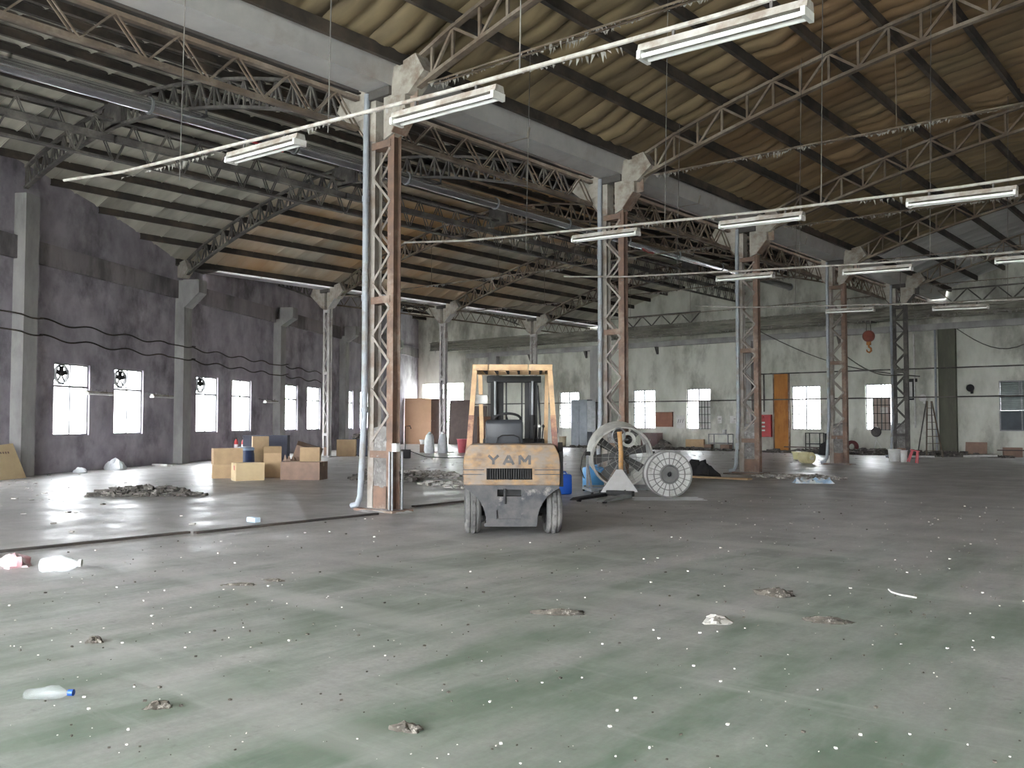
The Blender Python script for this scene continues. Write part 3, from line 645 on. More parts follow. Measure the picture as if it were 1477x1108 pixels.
f0 = girder('pale lattice girder between the slim far columns', 'girders along the far column row', 6.4, .5, .85, M_truss, [(0, .06), (.5, .06)], double=False)
for i, y in enumerate(YS[2:]):
    o = f0 if i == 0 else copy_tree(f0); o.location = (X2 - .35, y + .35, 6.57); o['label'] = 'pale lattice girder leading on from the slim column ' + ['behind the boxes', 'with the sacks', 'behind the forklift mast'][i]
    if y == YS[4]: o.scale.y = (YB - y - .4) / 6.4

# ventilation duct
du = thing('round_duct', 'long shiny galvanised round duct under the cream roof trusses', 'duct', (-17.0, 0, 7.83))
ys = [2.0 + 3.53 * k for k in range(12)]
for a, b_ in zip(ys[:-1], ys[1:]):
    MB().tube([(0, a + .01, 0), (0, b_ - .01, 0)], .15, 20).build('duct_section', M_galv, du, 40)
    MB().lathe([(.15, -.025), (.175, -.025), (.175, .025), (.15, .025)], 20, Matrix.Translation((0, b_, 0)) @ Matrix.Rotation(math.pi / 2, 4, 'X')).build('duct_flange', M_steel, du, 40)
for y in YS: MB().b2((-.012, y - .02, .14), (.012, y + .02, .5)).build('hanger_strap', M_steel, du)
for y in (12.3, 28.6): MB().tube([(-.05, y, -.165), (.0, y - .5, -.2), (.05, y - .9, -.17)], .03, 6).build('red_rag', M_red, du, 40)

# overhead crane bridge in front of the far wall
br = thing('crane_bridge', 'long dusty twin crane girder spanning the halls before the far wall', 'crane', (0, 41.0, 5.95))
M_br = mat('dust_caked_girder', (0.32, 0.31, 0.26), (0.20, 0.195, 0.165), 4, 0.95, 0, 0.3, c3=(0.13, 0.12, 0.1), s3=1.5, stretch=(.3, 1, 1))
for yy in (-.45, .45):
    MB().prism([(yy - .1, 0), (yy + .1, 0), (yy + .1, .03), (yy + .02, .03), (yy + .02, .47), (yy + .1, .47), (yy + .1, .5), (yy - .1, .5), (yy - .1, .47), (yy - .02, .47), (yy - .02, .03), (yy - .1, .03)], -40.5, 7.2, 'X').build('main_girder', M_br, br)
for z, yy in ((.5, -.62), (.3, -.6), (.1, -.62)): MB().tube([(-40.2, yy, z), (-25, yy, z - .04), (-10, yy, z), (7, yy, z - .03)], .035, 6).build('cable_conduit', M_br, br, 40)
for k in range(24): MB().box((-39 + 2 * k, 0, .25), (.08, .8, .12)).build('cross_tie', M_br, br)
rr = random.Random(9); mb = MB()
for k in range(900):
    x = rr.uniform(-40, 7); d = rr.uniform(.03, .22); y = rr.choice((-.56, -.62)); ww = rr.uniform(.02, .07); z = rr.choice((.0, .1, .5))
    mb.add([(x - ww, y, z + .03), (x + ww, y + .02, z + .03), (x + rr.uniform(-.05, .05), y, z - d)], [(0, 1, 2)])
tag(mb.build('cobweb_fringe', M_dust, br), kind='stuff')
for x0, x1 in ((-26, -21.5), (-10.4, -2)):       # lattice walkway panels on top of the bridge
    for z in (.5, 1.05): MB().b2((x0, -.5, z - .03), (x1, -.44, z + .03)).build('rail', M_truss_dark, br)
    n = int((x1 - x0) / .55); p = (x1 - x0) / n
    for i in range(n): MB().bar((x0 + i * p, -.47, .5 if i % 2 else 1.05), (x0 + (i + 1) * p, -.47, 1.05 if i % 2 else .5), .05).build('rail_brace', M_truss_dark, br)
hk = thing('crane_hook', 'orange and red hook block hanging from the crane bridge', 'hook', (-13.45, 41.0, 4.72))
M_or = mat('orange_hook_paint', (0.6, 0.26, 0.08), (0.5, 0.2, 0.06), 6, .6)
MB().lathe([(0, -.16), (.2, -.15), (.26, -.06), (.26, .06), (.2, .15), (0, .16)], 20, Matrix.Translation((0, 0, .58)) @ Matrix.Rotation(math.pi / 2, 4, 'X')).build('pulley_block', mat('dull_red_block', (0.33, 0.09, 0.06), (0.25, 0.07, 0.05), 6, .6), hk, 40)
MB().b2((-.09, -.07, .18), (.09, .07, .42)).build('shank', M_or, hk, bevel=.02)
MB().tube([(.0, 0, .2), (.0, 0, .1), (.09, 0, .03), (.1, 0, -.08), (.02, 0, -.15), (-.08, 0, -.1), (-.1, 0, -.01)], [.04, .045, .045, .045, .04, .035, .02], 10).build('hook', M_or, hk, 40)
for dx in (-.12, .12): MB().tube([(dx, 0, .6), (dx * .6, .0, 1.23)], .012, 6).build('wire_rope', M_dark, hk, 40)
MB().b2((-.2, -.5, 1.195), (.2, .5, 1.23)).build('trolley', M_truss_dark, hk)

# ------------------------------------------------------------------ fluorescent lamps on their conduits
def lamp(label, c, tilt=0.0, group='fluorescent lamps of the insulated hall'):
    r = thing('fluorescent_lamp', label, 'lamp', c, 0, group); r.rotation_euler = (0, tilt, 0)
    MB().prism([(-.06, .0), (.06, .0), (.045, .055), (-.045, .055)], -.62, .62, 'X').build('housing', M_fix, r)
    for s in (-1, 1):
        MB().tube([(-.59, s * .045, -.035), (.59, s * .045, -.035)], .017, 10).build('tube', M_tube, r, 40)
        MB().b2((s * .6 - .015, -.075, -.06), (s * .6 + .015, .075, .0)).build('end_socket', M_white, r)
        MB().b2((s * .36 - .01, -.008, .05), (s * .36 + .01, .008, .125)).build('hanger_clip', M_truss_dark, r)
    return r
LX = [(-2.75, 4.12), (-5.33, 4.2), (-7.95, 4.34)]
ROWS = [(5.5, 0.0, 0), (11.9, .12, -.12), (17.05, .1, -.35), (23.4, .03, -.75)]
RW = ['in the bay before the forklift', 'just beyond the forklift', 'level with the drum fan column', 'level with the column past the reel']
for ri, (y, dz, dx) in enumerate(ROWS):
    pts = []
    for li, (x, z) in enumerate(LX):
        xx = x + (0 if ri == 0 else dx * .25); lamp(['third', 'second', 'first'][li] + ' hanging strip lamp in from the tall columns, ' + RW[ri], (xx, y, z + dz), tilt=.03)
        pts.append((xx, z + dz + .125))
    pts = [(6.5, pts[0][1] - .02)] + pts + [(-11.0, pts[-1][1] + .18), (-12.6, pts[-1][1] + .35)]
    cd = thing('lamp_conduit', 'dusty conduit carrying strip lamps across the hall, ' + RW[ri], 'conduit', (0, y, 0), 0, 'lamp conduits')
    MB().tube([(x, 0, z) for x, z in pts], .019, 8).build('conduit_pipe', M_fix, cd, 40)
    for x in (-1.9, -4.5, -6.9, -9.6):
        z0 = 4.3 + dz; MB().tube([(x, 0, z0), (x + .1, 0, roofz(x) - .21)], .006, 5).build('drop_wire', M_truss_dark, cd, 40)
    rr = random.Random(ri); mb = MB()
    for k in range(420):
        x = rr.uniform(-11, 4)
        if any(abs(x - q_[0]) < .68 for q_ in pts[1:4]): continue
        z = 4.1 + dz + .1 - (x + 2.75) * .045 if x < -2.75 else 4.2 + dz; d = rr.uniform(.01, .05) * (1.1 + math.sin(x * 3.1)); ww = rr.uniform(.002, .01)
        mb.add([(x - ww, -.01, z), (x + ww, .01, z), (x + rr.uniform(-.03, .03), 0, z - d)], [(0, 1, 2)])
    tag(mb.build('cobweb_fringe', M_dust, cd), kind='stuff')

# ------------------------------------------------------------------ forklift (local: x right, y forward, z up, origin under the rear face)
fk = thing('forklift', 'worn yellow forklift with black seat seen from behind', 'forklift', (-7.60, 9.12, 0), R(38.8))
def cut(o, boxes):
    for lo, hi in boxes:
        c = MB().b2(lo, hi).build('cutter', M_dark, o.parent); bpy.context.view_layer.update(); md = o.modifiers.new('cut', 'BOOLEAN'); md.object = c; md.operation = 'DIFFERENCE'; md.solver = 'EXACT'
        dg = bpy.context.evaluated_depsgraph_get(); me = bpy.data.meshes.new_from_object(o.evaluated_get(dg)); o.modifiers.clear(); o.data = me; bpy.data.objects.remove(c)
half = [(.335, .16), (.34, .25), (.365, .35), (.41, .44), (.47, .52), (.55, .585), (.625, .625)]
upper = [(.635, .66), (.64, .95), (.625, 1.06), (.56, 1.20)]
# lower, grimy casting between the wheels
poly = [(-x, z) for x, z in reversed(half)] + half + [(.63, .66), (-.63, .66)]
low = MB().prism(poly, .03, .62, 'Y').build('lower_casting', M_cwlow, fk)
cut(low, [((-.19, -.1, .515), (.13, .22, .605)), ((-.2, -.1, .22), (.12, .06, .34))])
MB().b2((-.18, .2, .52), (.12, .215, .6)).build('tow_slot', M_dark, fk)
MB().tube([(-.09, .02, .62), (-.09, .02, .42)], .018, 8).build('tow_pin', M_dark, fk, 40)
MB().b2((-.36, .05, .12), (.33, .5, .165)).build('bumper_bar', M_cwlow, fk)
# upper counterweight
poly = [(-x, z) for x, z in upper] + [(x, z) for x, z in reversed(upper)]
cw = MB().prism(poly, 0.0, .62, 'Y').build('counterweight', M_cw, fk, bevel=.03)
cut(cw, [((-.33, -.1, .735), (.27, .12, .885))])
gr = MB()
gr.b2((-.335, .11, .73), (.275, .125, .89))
grille = gr.build('grille', M_dark, fk)
for k in range(20): MB().b2((-.32 + k * .031, .03, .737), (-.308 + k * .031, .11, .883)).build('fin', M_dark, grille)
for z in (.80, .86):
    MB().b2((-.637, -.004, z), (-.36, .004, z + .012)).build('cast_line', M_cwlow, cw); MB().b2((.3, -.004, z), (.637, .004, z + .012)).build('cast_line', M_cwlow, cw)
def text(body, size, m, parent, loc, rot, name='lettering', ext=.004, bold=0.0):
    c = bpy.data.curves.new('t', 'FONT'); c.body = body; c.size = size; c.extrude = ext; c.align_x = 'CENTER'; c.offset = bold
    o = bpy.data.objects.new('t', c); COL.objects.link(o); dg = bpy.context.evaluated_depsgraph_get()
    me = bpy.data.meshes.new_from_object(o.evaluated_get(dg)); bpy.data.objects.remove(o); me.materials.append(m)
    q = bpy.data.objects.new(name, me); COL.objects.link(q); q.parent = parent; q.location = loc; q.rotation_euler = rot; return q
M_letter = mat('dark_grey_lettering', (0.05, 0.05, 0.055), (0.10, 0.095, 0.09), 8, .7)
STROKES = {'Y': [((-.5, 1), (0, .48)), ((.5, 1), (0, .48)), ((0, .5), (0, 0))], 'A': [((-.5, 0), (0, 1)), ((.5, 0), (0, 1)), ((-.3, .32), (.3, .32))], 'M': [((-.5, 0), (-.5, 1)), ((-.5, 1), (0, .3)), ((0, .3), (.5, 1)), ((.5, 1), (.5, 0))]}
for ch, x in (('Y', -.24), ('A', -.04), ('M', .17)):
    mb = MB()
    for (a0, z0), (a1, z1) in STROKES[ch]: mb.bar((x + a0 * .13, -.002, .935 + z0 * .12), (x + a1 * .13, -.002, .935 + z1 * .12), .006, .034, up=(1, 0, 0) if z0 != z1 else (0, 0, 1))
    mb.build('lettering', M_letter, cw)
# chassis, hood, floor and dash
MB().b2((-.50, .6, .2), (.50, 1.95, .62)).build('chassis', M_cwlow, fk, bevel=.02)
MB().b2((-.46, .45, .6), (.44, 1.22, 1.10)).build('engine_hood', M_yellow, fk, bevel=.04)
MB().b2((-.5, 1.2, .6), (.5, 1.9, .66)).build('floor_plate', M_dark, fk)
MB().prism([(1.62, .64), (1.9, .64), (1.86, 1.18), (1.68, 1.25), (1.62, 1.2)], -.46, .46, 'X').build('dash_panel', M_dark, fk, bevel=.02)
for s in (-1, 1):
    MB().prism([(1.32, .62), (1.36, .7), (1.5, .8), (2.0, .8), (2.14, .7), (2.16, .62)], s * .42, s * .64, 'X').build('front_fender', M_yellow, fk)
    MB().b2((s * .5 - .06 * (s < 0), 1.0, .33), (s * .5 + .06 * (s > 0), 1.35, .37)).build('step', M_dark, fk)
# seat
st = MB().b2((-.38, .66, 1.10), (.15, 1.2, 1.24)).build('seat_cushion', M_vinyl, fk, bevel=.05)
sb = MB().prism([(.60, 1.10), (.76, 1.10), (.70, 1.45), (.64, 1.53), (.57, 1.52), (.55, 1.46)], -.375, .145, 'X').build('seat_back', M_vinyl, fk, bevel=.045)
MB().tube([(-.24, .575, 1.12), (-.2, .535, 1.28), (-.14, .53, 1.31), (.02, .53, 1.31), (.09, .535, 1.28), (.13, .575, 1.12)], .009, 6).build('seat_piping', M_dark, sb, 40)
# steering wheel
sw = MB()
sm = Matrix.Translation((-.08, 1.42, 1.54)) @ Matrix.Rotation(R(-24), 4, 'X')
ring = [sm @ Vector((.185 * math.cos(a * math.pi / 16), .185 * math.sin(a * math.pi / 16), 0)) for a in range(33)]
wheel = sw.tube(ring, .019, 8, False).build('steering_wheel', M_dark, fk, 50)
for a in (20, 140, 260): MB().tube([sm @ Vector((0, 0, -.03)), sm @ Vector((.185 * math.cos(R(a)), .185 * math.sin(R(a)), 0))], .009, 6).build('spoke', M_dark, wheel, 50)
MB().tube([sm @ Vector((0, 0, -.03)), (-.08, 1.66, 1.1)], .03, 8).build('steering_column', M_dark, fk, 50)
for k, x in enumerate((.30, .36, .42)):
    lv = MB().tube([(x, 1.62, 1.2), (x + .02, 1.5, 1.42)], .008, 6).build('lever', M_dark, fk, 50)
    MB().lathe([(0, -.025), (.02, -.015), (.022, .01), (0, .03)], 8, Matrix.Translation((x + .02, 1.5, 1.43))).build('knob', M_white if k == 1 else M_dark, lv, 50)
# overhead guard
for s in (-1, 1):
    MB().bar((s * .585, .34, 1.08), (s * .555, .42, 1.58), .075, .075, up=(0, 1, 0)).build('guard_post_foot', mat('dark_red_brown_post', (0.2, 0.09, 0.07), (0.14, 0.075, 0.06), 6, .7, c3=(.35, .2, .12), s3=4), fk)
    MB().bar((s * .555, .42, 1.58), (s * .515, .55, 2.24), .066, .066, up=(0, 1, 0)).build('guard_rear_post', M_guard, fk)
    MB().bar((s * .47, 1.86, .64), (s * .5, 1.62, 2.24), .06, .08, up=(0, 1, 0)).build('guard_front_post', M_guard, fk)
    MB().bar((s * .515, .53, 2.24), (s * .5, 1.7, 2.24), .06, .08).build('guard_side_rail', M_guard, fk)
for x0, x1 in ((-.55, -.335), (-.325, .215), (.225, .55)): MB().b2((x0, .5, 2.20), (x1, .58, 2.285)).build('guard_rear_bar', M_guard, fk, bevel=.008)
MB().b2((-.5, 1.62, 2.2), (.5, 1.7, 2.27)).build('guard_front_bar', M_guard, fk)
for k in range(6): x = -.4 + k * .16; MB().b2((x - .015, .56, 2.205), (x + .015, 1.64, 2.25)).build('guard_slat', M_dark, fk)
lm = MB().b2((-.53, .56, 1.74), (-.33, .68, 1.87)).build('work_lamp', M_white, fk, bevel=.035)
MB().tube([(-.53, .62, 1.8), (-.55, .5, 1.8)], .012, 6).build('lamp_arm', M_dark, lm, 50)
# mast, carriage, forks
for s in (-1, 1):
    MB().prism([(s * .36, 2.02), (s * .25, 2.02), (s * .25, 2.04), (s * .33, 2.04), (s * .33, 2.14), (s * .25, 2.14), (s * .25, 2.16), (s * .36, 2.16)], .1, 2.2, 'Z').build('mast_rail', M_dark, fk)
    MB().prism([(s * .245, 2.05), (s * .165, 2.05), (s * .165, 2.07), (s * .225, 2.07), (s * .225, 2.16), (s * .165, 2.16), (s * .165, 2.18), (s * .245, 2.18)], .14, 2.14, 'Z').build('inner_mast_rail', M_dark, fk)
    cy = MB().tube([(s * .285, 1.98, .2), (s * .285, 1.98, 1.6)], .04, 12).build('lift_cylinder', M_dark, fk, 50)
    MB().tube([(s * .285, 1.98, 1.6), (s * .285, 1.98, 2.12)], .022, 10).build('piston_rod', M_steel, cy, 50)
    MB().tube([(s * .3, 1.5, .55), (s * .31, 2.02, .85)], .035, 10).build('tilt_cylinder', M_dark, fk, 50)
    MB().b2((s * .12 - .012, 2.06, .4), (s * .12 + .012, 2.08, 2.1)).build('lift_chain', M_dark, fk)
    MB().prism([(2.3, .55), (2.34, .55), (2.345, .1), (3.35, .07), (3.35, .06), (2.3, .05)], s * .27 - .055, s * .27 + .055, 'X').build('fork', M_dark, fk)
MB().tube([(.38, 1.97, .4), (.40, 1.95, 1.5), (.36, 1.98, 2.05)], .018, 6).build('hydraulic_hose', M_dark, fk, 50)
MB().b2((-.42, 2.0, 2.10), (.42, 2.16, 2.2)).build('mast_crossbar', M_dark, fk, bevel=.01)
MB().b2((-.36, 2.02, .95), (.36, 2.05, 1.05)).build('mast_tie', M_dark, fk)
for z in (.22, .5): MB().b2((-.48, 2.2, z), (.48, 2.3, z + .09)).build('carriage_bar', M_dark, fk)
# wheels
def tyre(name, c, rad, w, steer=0.0):
    mtx = Matrix.Translation(c) @ Matrix.Rotation(steer, 4, 'Z') @ Matrix.Rotation(math.pi / 2, 4, 'Y')
    h = w / 2; g = .012
    prof = [(rad * .58, -h), (rad * .9, -h), (rad * .985, -h + .025)] + [(rad, -h + .04), (rad, -.05), (rad - g, -.045), (rad - g, -.03), (rad, -.025), (rad, .025), (rad - g, .03), (rad - g, .045), (rad, .05), (rad, h - .04)] + [(rad * .985, h - .025), (rad * .9, h), (rad * .58, h)]
    t = MB().lathe(prof, 36, mtx, closed=True).build(name, M_rubber, fk, 30)
    MB().lathe([(0, -h * .55), (rad * .3, -h * .55), (rad * .33, -h * .75), (rad * .585, -h * .8), (rad * .585, h * .8), (rad * .33, h * .75), (rad * .3, h * .55), (0, h * .55)], 24, mtx).build('wheel_rim', M_cwlow, t, 40)
    for k in range(5):
        a = k * 2 * math.pi / 5; MB().lathe([(0, -h * .8), (.016, -h * .8), (.016, h * .8), (0, h * .8)], 6, mtx @ Matrix.Translation((rad * .45 * math.cos(a), rad * .45 * math.sin(a), 0))).build('wheel_nut', M_steel, t)
    # tread notches
    for k in range(28):
        a = k * 2 * math.pi / 28; MB().box(mtx @ Vector((rad * math.cos(a), rad * math.sin(a), 0)), (.03, w * .5, .006), rot=(mtx.to_3x3() @ Matrix.Rotation(a, 3, 'Z') @ Matrix.Rotation(math.pi / 2, 3, 'Y') @ Matrix.Rotation(math.pi / 2 * 0 + (.5 if k % 2 else -.5), 3, 'X'))).build('tread_lug', M_rubber, t)
for s in (-1, 1):
    tyre('rear_tyre', (s * .535, .36, .315), .315, .2, R(7)); tyre('front_tyre', (s * .53, 1.74, .34), .34, .22)
MB().tube([(-.5, .36, .315), (.5, .36, .315)], .05, 10).build('rear_axle', M_dark, fk, 50); MB().tube([(-.5, 1.74, .34), (.5, 1.74, .34)], .07, 10).build('front_axle', M_dark, fk, 50)
for s in (1,): MB().prism([(.1, .64), (.62, .64), (.62, 1.18), (.3, 1.22), (.14, 1.1)], .62, .68, 'X').build('side_flap', M_dark, fk)

# ------------------------------------------------------------------ drum fan on its stand (local: axis towards -y, origin on the floor)
fn = thing('drum_fan', 'big pale drum fan with dark blades on a tilting stand', 'fan', (-10.55, 16.25, 0), R(47))
FM = Matrix.Translation((0, 0, .80)) @ Matrix.Rotation(R(13), 4, 'X') @ Matrix.Rotation(math.pi / 2, 4, 'X')     # z of the lathe points to -y, tipped down
drum = MB().lathe([(.60, -.32), (.635, -.335), (.655, -.3), (.645, -.28), (.645, .18), (.665, .2), (.655, .235), (.625, .235), (.615, .2), (.615, -.3)], 48, FM, closed=True).build('drum', M_fanpaint, fn, 40)
hub = MB().lathe([(0, -.1), (.1, -.1), (.11, .06), (.07, .1), (0, .11)], 20, FM).build('hub', M_blade, fn, 40)
for k in range(8):
    a = k * math.pi / 4 + .22; ca, sa = math.cos(a), math.sin(a); vs = []
    for rr_ in (.09, .25, .42, .58):
        w = .045 + rr_ * .10; tw = R(20) * (1 - rr_ * .5)
        for sgn in (-1, 1):
            o_ = sgn * w; vs.append(FM @ Vector((rr_ * ca - o_ * sa * math.cos(tw), rr_ * sa + o_ * ca * math.cos(tw), -.02 + o_ * math.sin(tw))))
    th = FM.to_3x3() @ Vector((0, 0, .012)); n0 = len(vs); vs += [v + th for v in vs]
    fs = [(2 * i, 2 * i + 1, 2 * i + 3, 2 * i + 2) for i in range(3)] + [(n0 + 2 * i + 2, n0 + 2 * i + 3, n0 + 2 * i + 1, n0 + 2 * i) for i in range(3)]
    for i in range(3): fs += [(2 * i, 2 * i + 2, n0 + 2 * i + 2, n0 + 2 * i), (2 * i + 3, 2 * i + 1, n0 + 2 * i + 1, n0 + 2 * i + 3)]
    fs += [(0, n0, n0 + 1, 1), (6, 7, n0 + 7, n0 + 6)]
    MB().add(vs, fs).build('blade', M_blade, fn, 50)
M_wire = mat('thin_guard_wire', (0.34, 0.33, 0.31), (0.25, 0.245, 0.24), 8, .5, .3)
for rr_ in (.16, .30, .44, .56):
    MB().tube([FM @ Vector((rr_ * math.cos(a * math.pi / 20), rr_ * math.sin(a * math.pi / 20), .235)) for a in range(41)], .004, 5, False).build('guard_ring', M_wire, fn, 50)
for k in range(12):
    a = k * math.pi / 6; MB().tube([FM @ Vector((.08 * math.cos(a), .08 * math.sin(a), .235)), FM @ Vector((.625 * math.cos(a), .625 * math.sin(a), .235))], .0045, 5).build('guard_wire', M_wire, fn, 50)
MB().b2((-.03, .02, .2), (.03, .1, 1.4)).build('motor_bracket', M_blade, fn)
MB().tube([(0, .06, .8), (0, .36, .72)], .12, 16).build('motor', M_steel, fn, 40)
pul = MB().lathe([(.10, -.03), (.16, -.035), (.16, .035), (.10, .03)], 24, Matrix.Translation((.1, -.30, 1.12)) @ Matrix.Rotation(math.pi / 2, 4, 'X'), closed=True).build('tilt_handwheel', M_fanpaint, fn, 40)
MB().tube([(.1, -.3, 1.12), (.1, -.1, 1.12)], .02, 8).build('handwheel_axle', M_steel, pul, 40)
for s in (-1, 1):
    up = MB().bar((s * .70, 0, .84), (s * .70, 0, .07), .05, .05, up=(0, 1, 0)).build('stand_upright', M_steel, fn)
    MB().bar((s * .70, 0, .6), (s * .70, -.42, .09), .04, .04, up=(1, 0, 0)).build('stand_brace', M_steel, fn)
    MB().bar((s * .70, -.5, .07), (s * .70, .45, .07), .05, .05).build('stand_foot', M_steel, fn)
    MB().tube([(s * .64, 0, .82), (s * .76, 0, .82)], .045, 12).build('pivot_knob', M_dark, fn, 40)
    for yy in (-.45, .4): MB().lathe([(0, -.02), (.045, -.02), (.045, .02), (0, .02)], 14, Matrix.Translation((s * .70, yy, .045)) @ Matrix.Rotation(math.pi / 2, 4, 'Y')).build('castor', M_dark, fn, 40)
for yy in (-.4, .4): MB().bar((-.70, yy, .1), (.70, yy, .1), .05, .05).build('stand_crossbar', M_steel, fn)
MB().tube([(-.72, -.02, .9), (-.82, -.04, .75), (-.86, -.05, .5), (-.78, -.05, .3)], .012, 6).build('power_cable', M_dark, fn, 50)

# ------------------------------------------------------------------ pallet jack (local: forks towards -y)
pj = thing('pallet_jack', 'hand pallet jack with orange handle and pale triangular shield before the fan', 'pallet jack', (-9.72, 14.95, 0), R(6))
for s in (-1, 1): MB().prism([(-.15, .055), (-.15, .1), (-1.2, .085), (-1.32, .05), (-1.32, .04), (-.15, .04)], s * .27 - .085, s * .27 + .085, 'X').build('fork', M_dark if s < 0 else M_steel, pj)
for s in (-1, 1): MB().lathe([(0, -.035), (.04, -.035), (.04, .035), (0, .035)], 12, Matrix.Translation((s * .27, -1.12, .04)) @ Matrix.Rotation(math.pi / 2, 4, 'Y')).build('load_roller', M_dark, pj, 40)
MB().b2((-.36, -.18, .06), (.36, -.06, .16)).build('cross_frame', M_dark, pj, bevel=.01)
tri = [(-.37, .12), (.37, .12), (.06, .56), (-.06, .56)]
TR = Matrix.Rotation(R(38), 4, 'Z')
mb = MB().prism(tri, -.02, .0, 'Y'); mb.v = [tuple(TR @ Vector(v)) for v in mb.v]; mb.build('shield_plate', mat('pale_grey_shield', (0.55, 0.54, 0.54), (0.48, 0.47, 0.46), 5, .6, c3=(.45, .33, .16), s3=2.6, t3=(.58, .7)), pj)
for s in (-1, 1): MB().lathe([(0, -.03), (.09, -.03), (.09, .03), (0, .03)], 18, Matrix.Translation((s * .08, .1, .09)) @ Matrix.Rotation(math.pi / 2, 4, 'Y')).build('steer_wheel', M_dark, pj, 40)
MB().tube([(0, .08, .1), (0, .08, .5)], .06, 12).build('pump_body', M_dark, pj, 40)
M_oh = mat('chipped_orange_handle', (0.58, 0.33, 0.13), (0.5, 0.26, 0.1), 8, .6, c3=(.28, .2, .15), s3=6)
MB().tube([(0, .06, .42), (.02, .04, .9), (-.01, .03, 1.3)], .046, 10).build('handle_shaft', M_oh, pj, 40)
lp = [(.13 * math.cos(a) * .95, .03, 1.22 + .15 * math.sin(a)) for a in [i * math.pi / 12 for i in range(25)]]
lp = [tuple(TR @ Vector(v)) for v in lp]
MB().tube(lp, .014, 8, False).build('handle_loop', M_steel, pj, 50)

# ------------------------------------------------------------------ cable reel (local: axis towards -y)
rl = thing('cable_reel', 'round white ribbed cable reel with dark hub standing on plastic film', 'reel', (-9.10, 15.72, 0.012), R(44))
RMx = Matrix.Translation((0, 0, .455)) @ Matrix.Rotation(math.pi / 2, 4, 'X')
def disc(z, name):
    d = MB().lathe([(.1, z - .012), (.44, z - .012), (.44, z + .012), (.1, z + .012)], 48, RMx, closed=True).build(name, M_reel, rl, 40)
    return d
front = disc(.17, 'front_flange'); back = disc(-.17, 'back_flange')
MB().lathe([(.43, .16), (.455, .16), (.455, .205), (.43, .205)], 48, RMx, closed=True).build('front_rim', M_reelrib, rl, 40)
MB().lathe([(.43, -.2), (.452, -.2), (.452, -.15), (.43, -.15)], 48, RMx, closed=True).build('back_rim', M_reelrib, rl, 40)
MB().lathe([(.19, -.16), (.30, -.16), (.30, .16), (.19, .16)], 36, RMx, closed=True).build('barrel', M_reel, rl, 40)
for r0_, r1_ in ((.17, .195), (.30, .318)): MB().lathe([(r0_, .18), (r1_, .18), (r1_, .2), (r0_, .2)], 40, RMx, closed=True).build('ring_rib', M_reelrib, front, 40)
for k in range(20):
    a = k * math.pi / 10; MB().bar(RMx @ Vector((.19 * math.cos(a), .19 * math.sin(a), .188)), RMx @ Vector((.435 * math.cos(a), .435 * math.sin(a), .188)), .014, .022, up=RMx.to_3x3() @ Vector((0, 0, 1))).build('radial_rib', M_reelrib, front)
MB().lathe([(.045, .17), (.045, .215), (.16, .215), (.175, .18), (.175, .17)], 32, RMx, closed=True).build('hub', mat('dark_grey_hub', (.12, .12, .12), (.16, .155, .15), 6, .6), front, 40)
MB().lathe([(0, .1), (.045, .1), (.045, .17), (0, .171)], 20, RMx).build('bore', M_dark, front, 40)
def sheet(name, label, cat, loc, size, seed, m, h=.03, rz=0.0, group=None):
    """crumpled flat sheet lying on the floor"""
    rr = random.Random(seed); n = 12; mb = MB(); vs = []
    for i in range(n + 1):
        for j in range(n + 1):
            e = min(i, j, n - i, n - j); x = (i / n - .5) * size[0] + rr.uniform(-.5, .5) * size[0] / n; y = (j / n - .5) * size[1] + rr.uniform(-.5, .5) * size[1] / n
            z = (rr.uniform(.1, 1) * h if e > 0 else .002) * (1 + .6 * math.sin(i * 1.3 + j * .7 + seed)); vs.append((x, y, max(.002, z)))
    fs = [(i * (n + 1) + j, (i + 1) * (n + 1) + j, (i + 1) * (n + 1) + j + 1, i * (n + 1) + j + 1) for i in range(n) for j in range(n)]
    o = mb.add(vs, fs).build(name, m, None, 60); o.location = loc; o.rotation_euler = (0, 0, rz); return tag(o, label, cat, group)
o = sheet('plastic_film', 'white crumpled plastic film spread under the cable reel', 'plastic film', (-8.95, 15.45, 0), (1.35, .8), 3, M_bag, .005, R(40))

# ------------------------------------------------------------------ jerrycans
def jerrycan(label, loc, rz, m, s=1.0):
    r = thing('jerrycan', label, 'jerrycan', loc, rz); w, d, h = .36 * s, .28 * s, .42 * s
    b = MB().b2((-w / 2, -d / 2, 0), (w / 2, d / 2, h)).build('body', m, r, bevel=.045 * s)
    MB().tube([(-.09 * s, -.02, h - .01), (-.07 * s, -.02, h + .04 * s), (.07 * s, -.02, h + .04 * s), (.09 * s, -.02, h - .01)], .016 * s, 8).build('handle', m, r, 50)
    MB().lathe([(0, h - .01), (.028 * s, h - .01), (.028 * s, h + .035 * s), (0, h + .035 * s)], 14, Matrix.Translation((.13 * s, .07 * s, 0))).build('cap', M_white if s == 1 else m, r, 40)
    for z in (.33, .66): MB().b2((-w / 2 - .003, -d / 2 + .05, h * z - .008), (w / 2 + .003, d / 2 - .05, h * z + .008)).build('moulded_rib', m, r)
    return r
jerrycan('deep blue plastic jerrycan standing beside the forklift and the drum fan', (-11.15, 15.0, 0), R(58), M_blue)
jerrycan('light blue plastic jerrycan behind the drum fan stand', (-11.65, 16.85, 0), R(70), M_ltblue, 1.15)

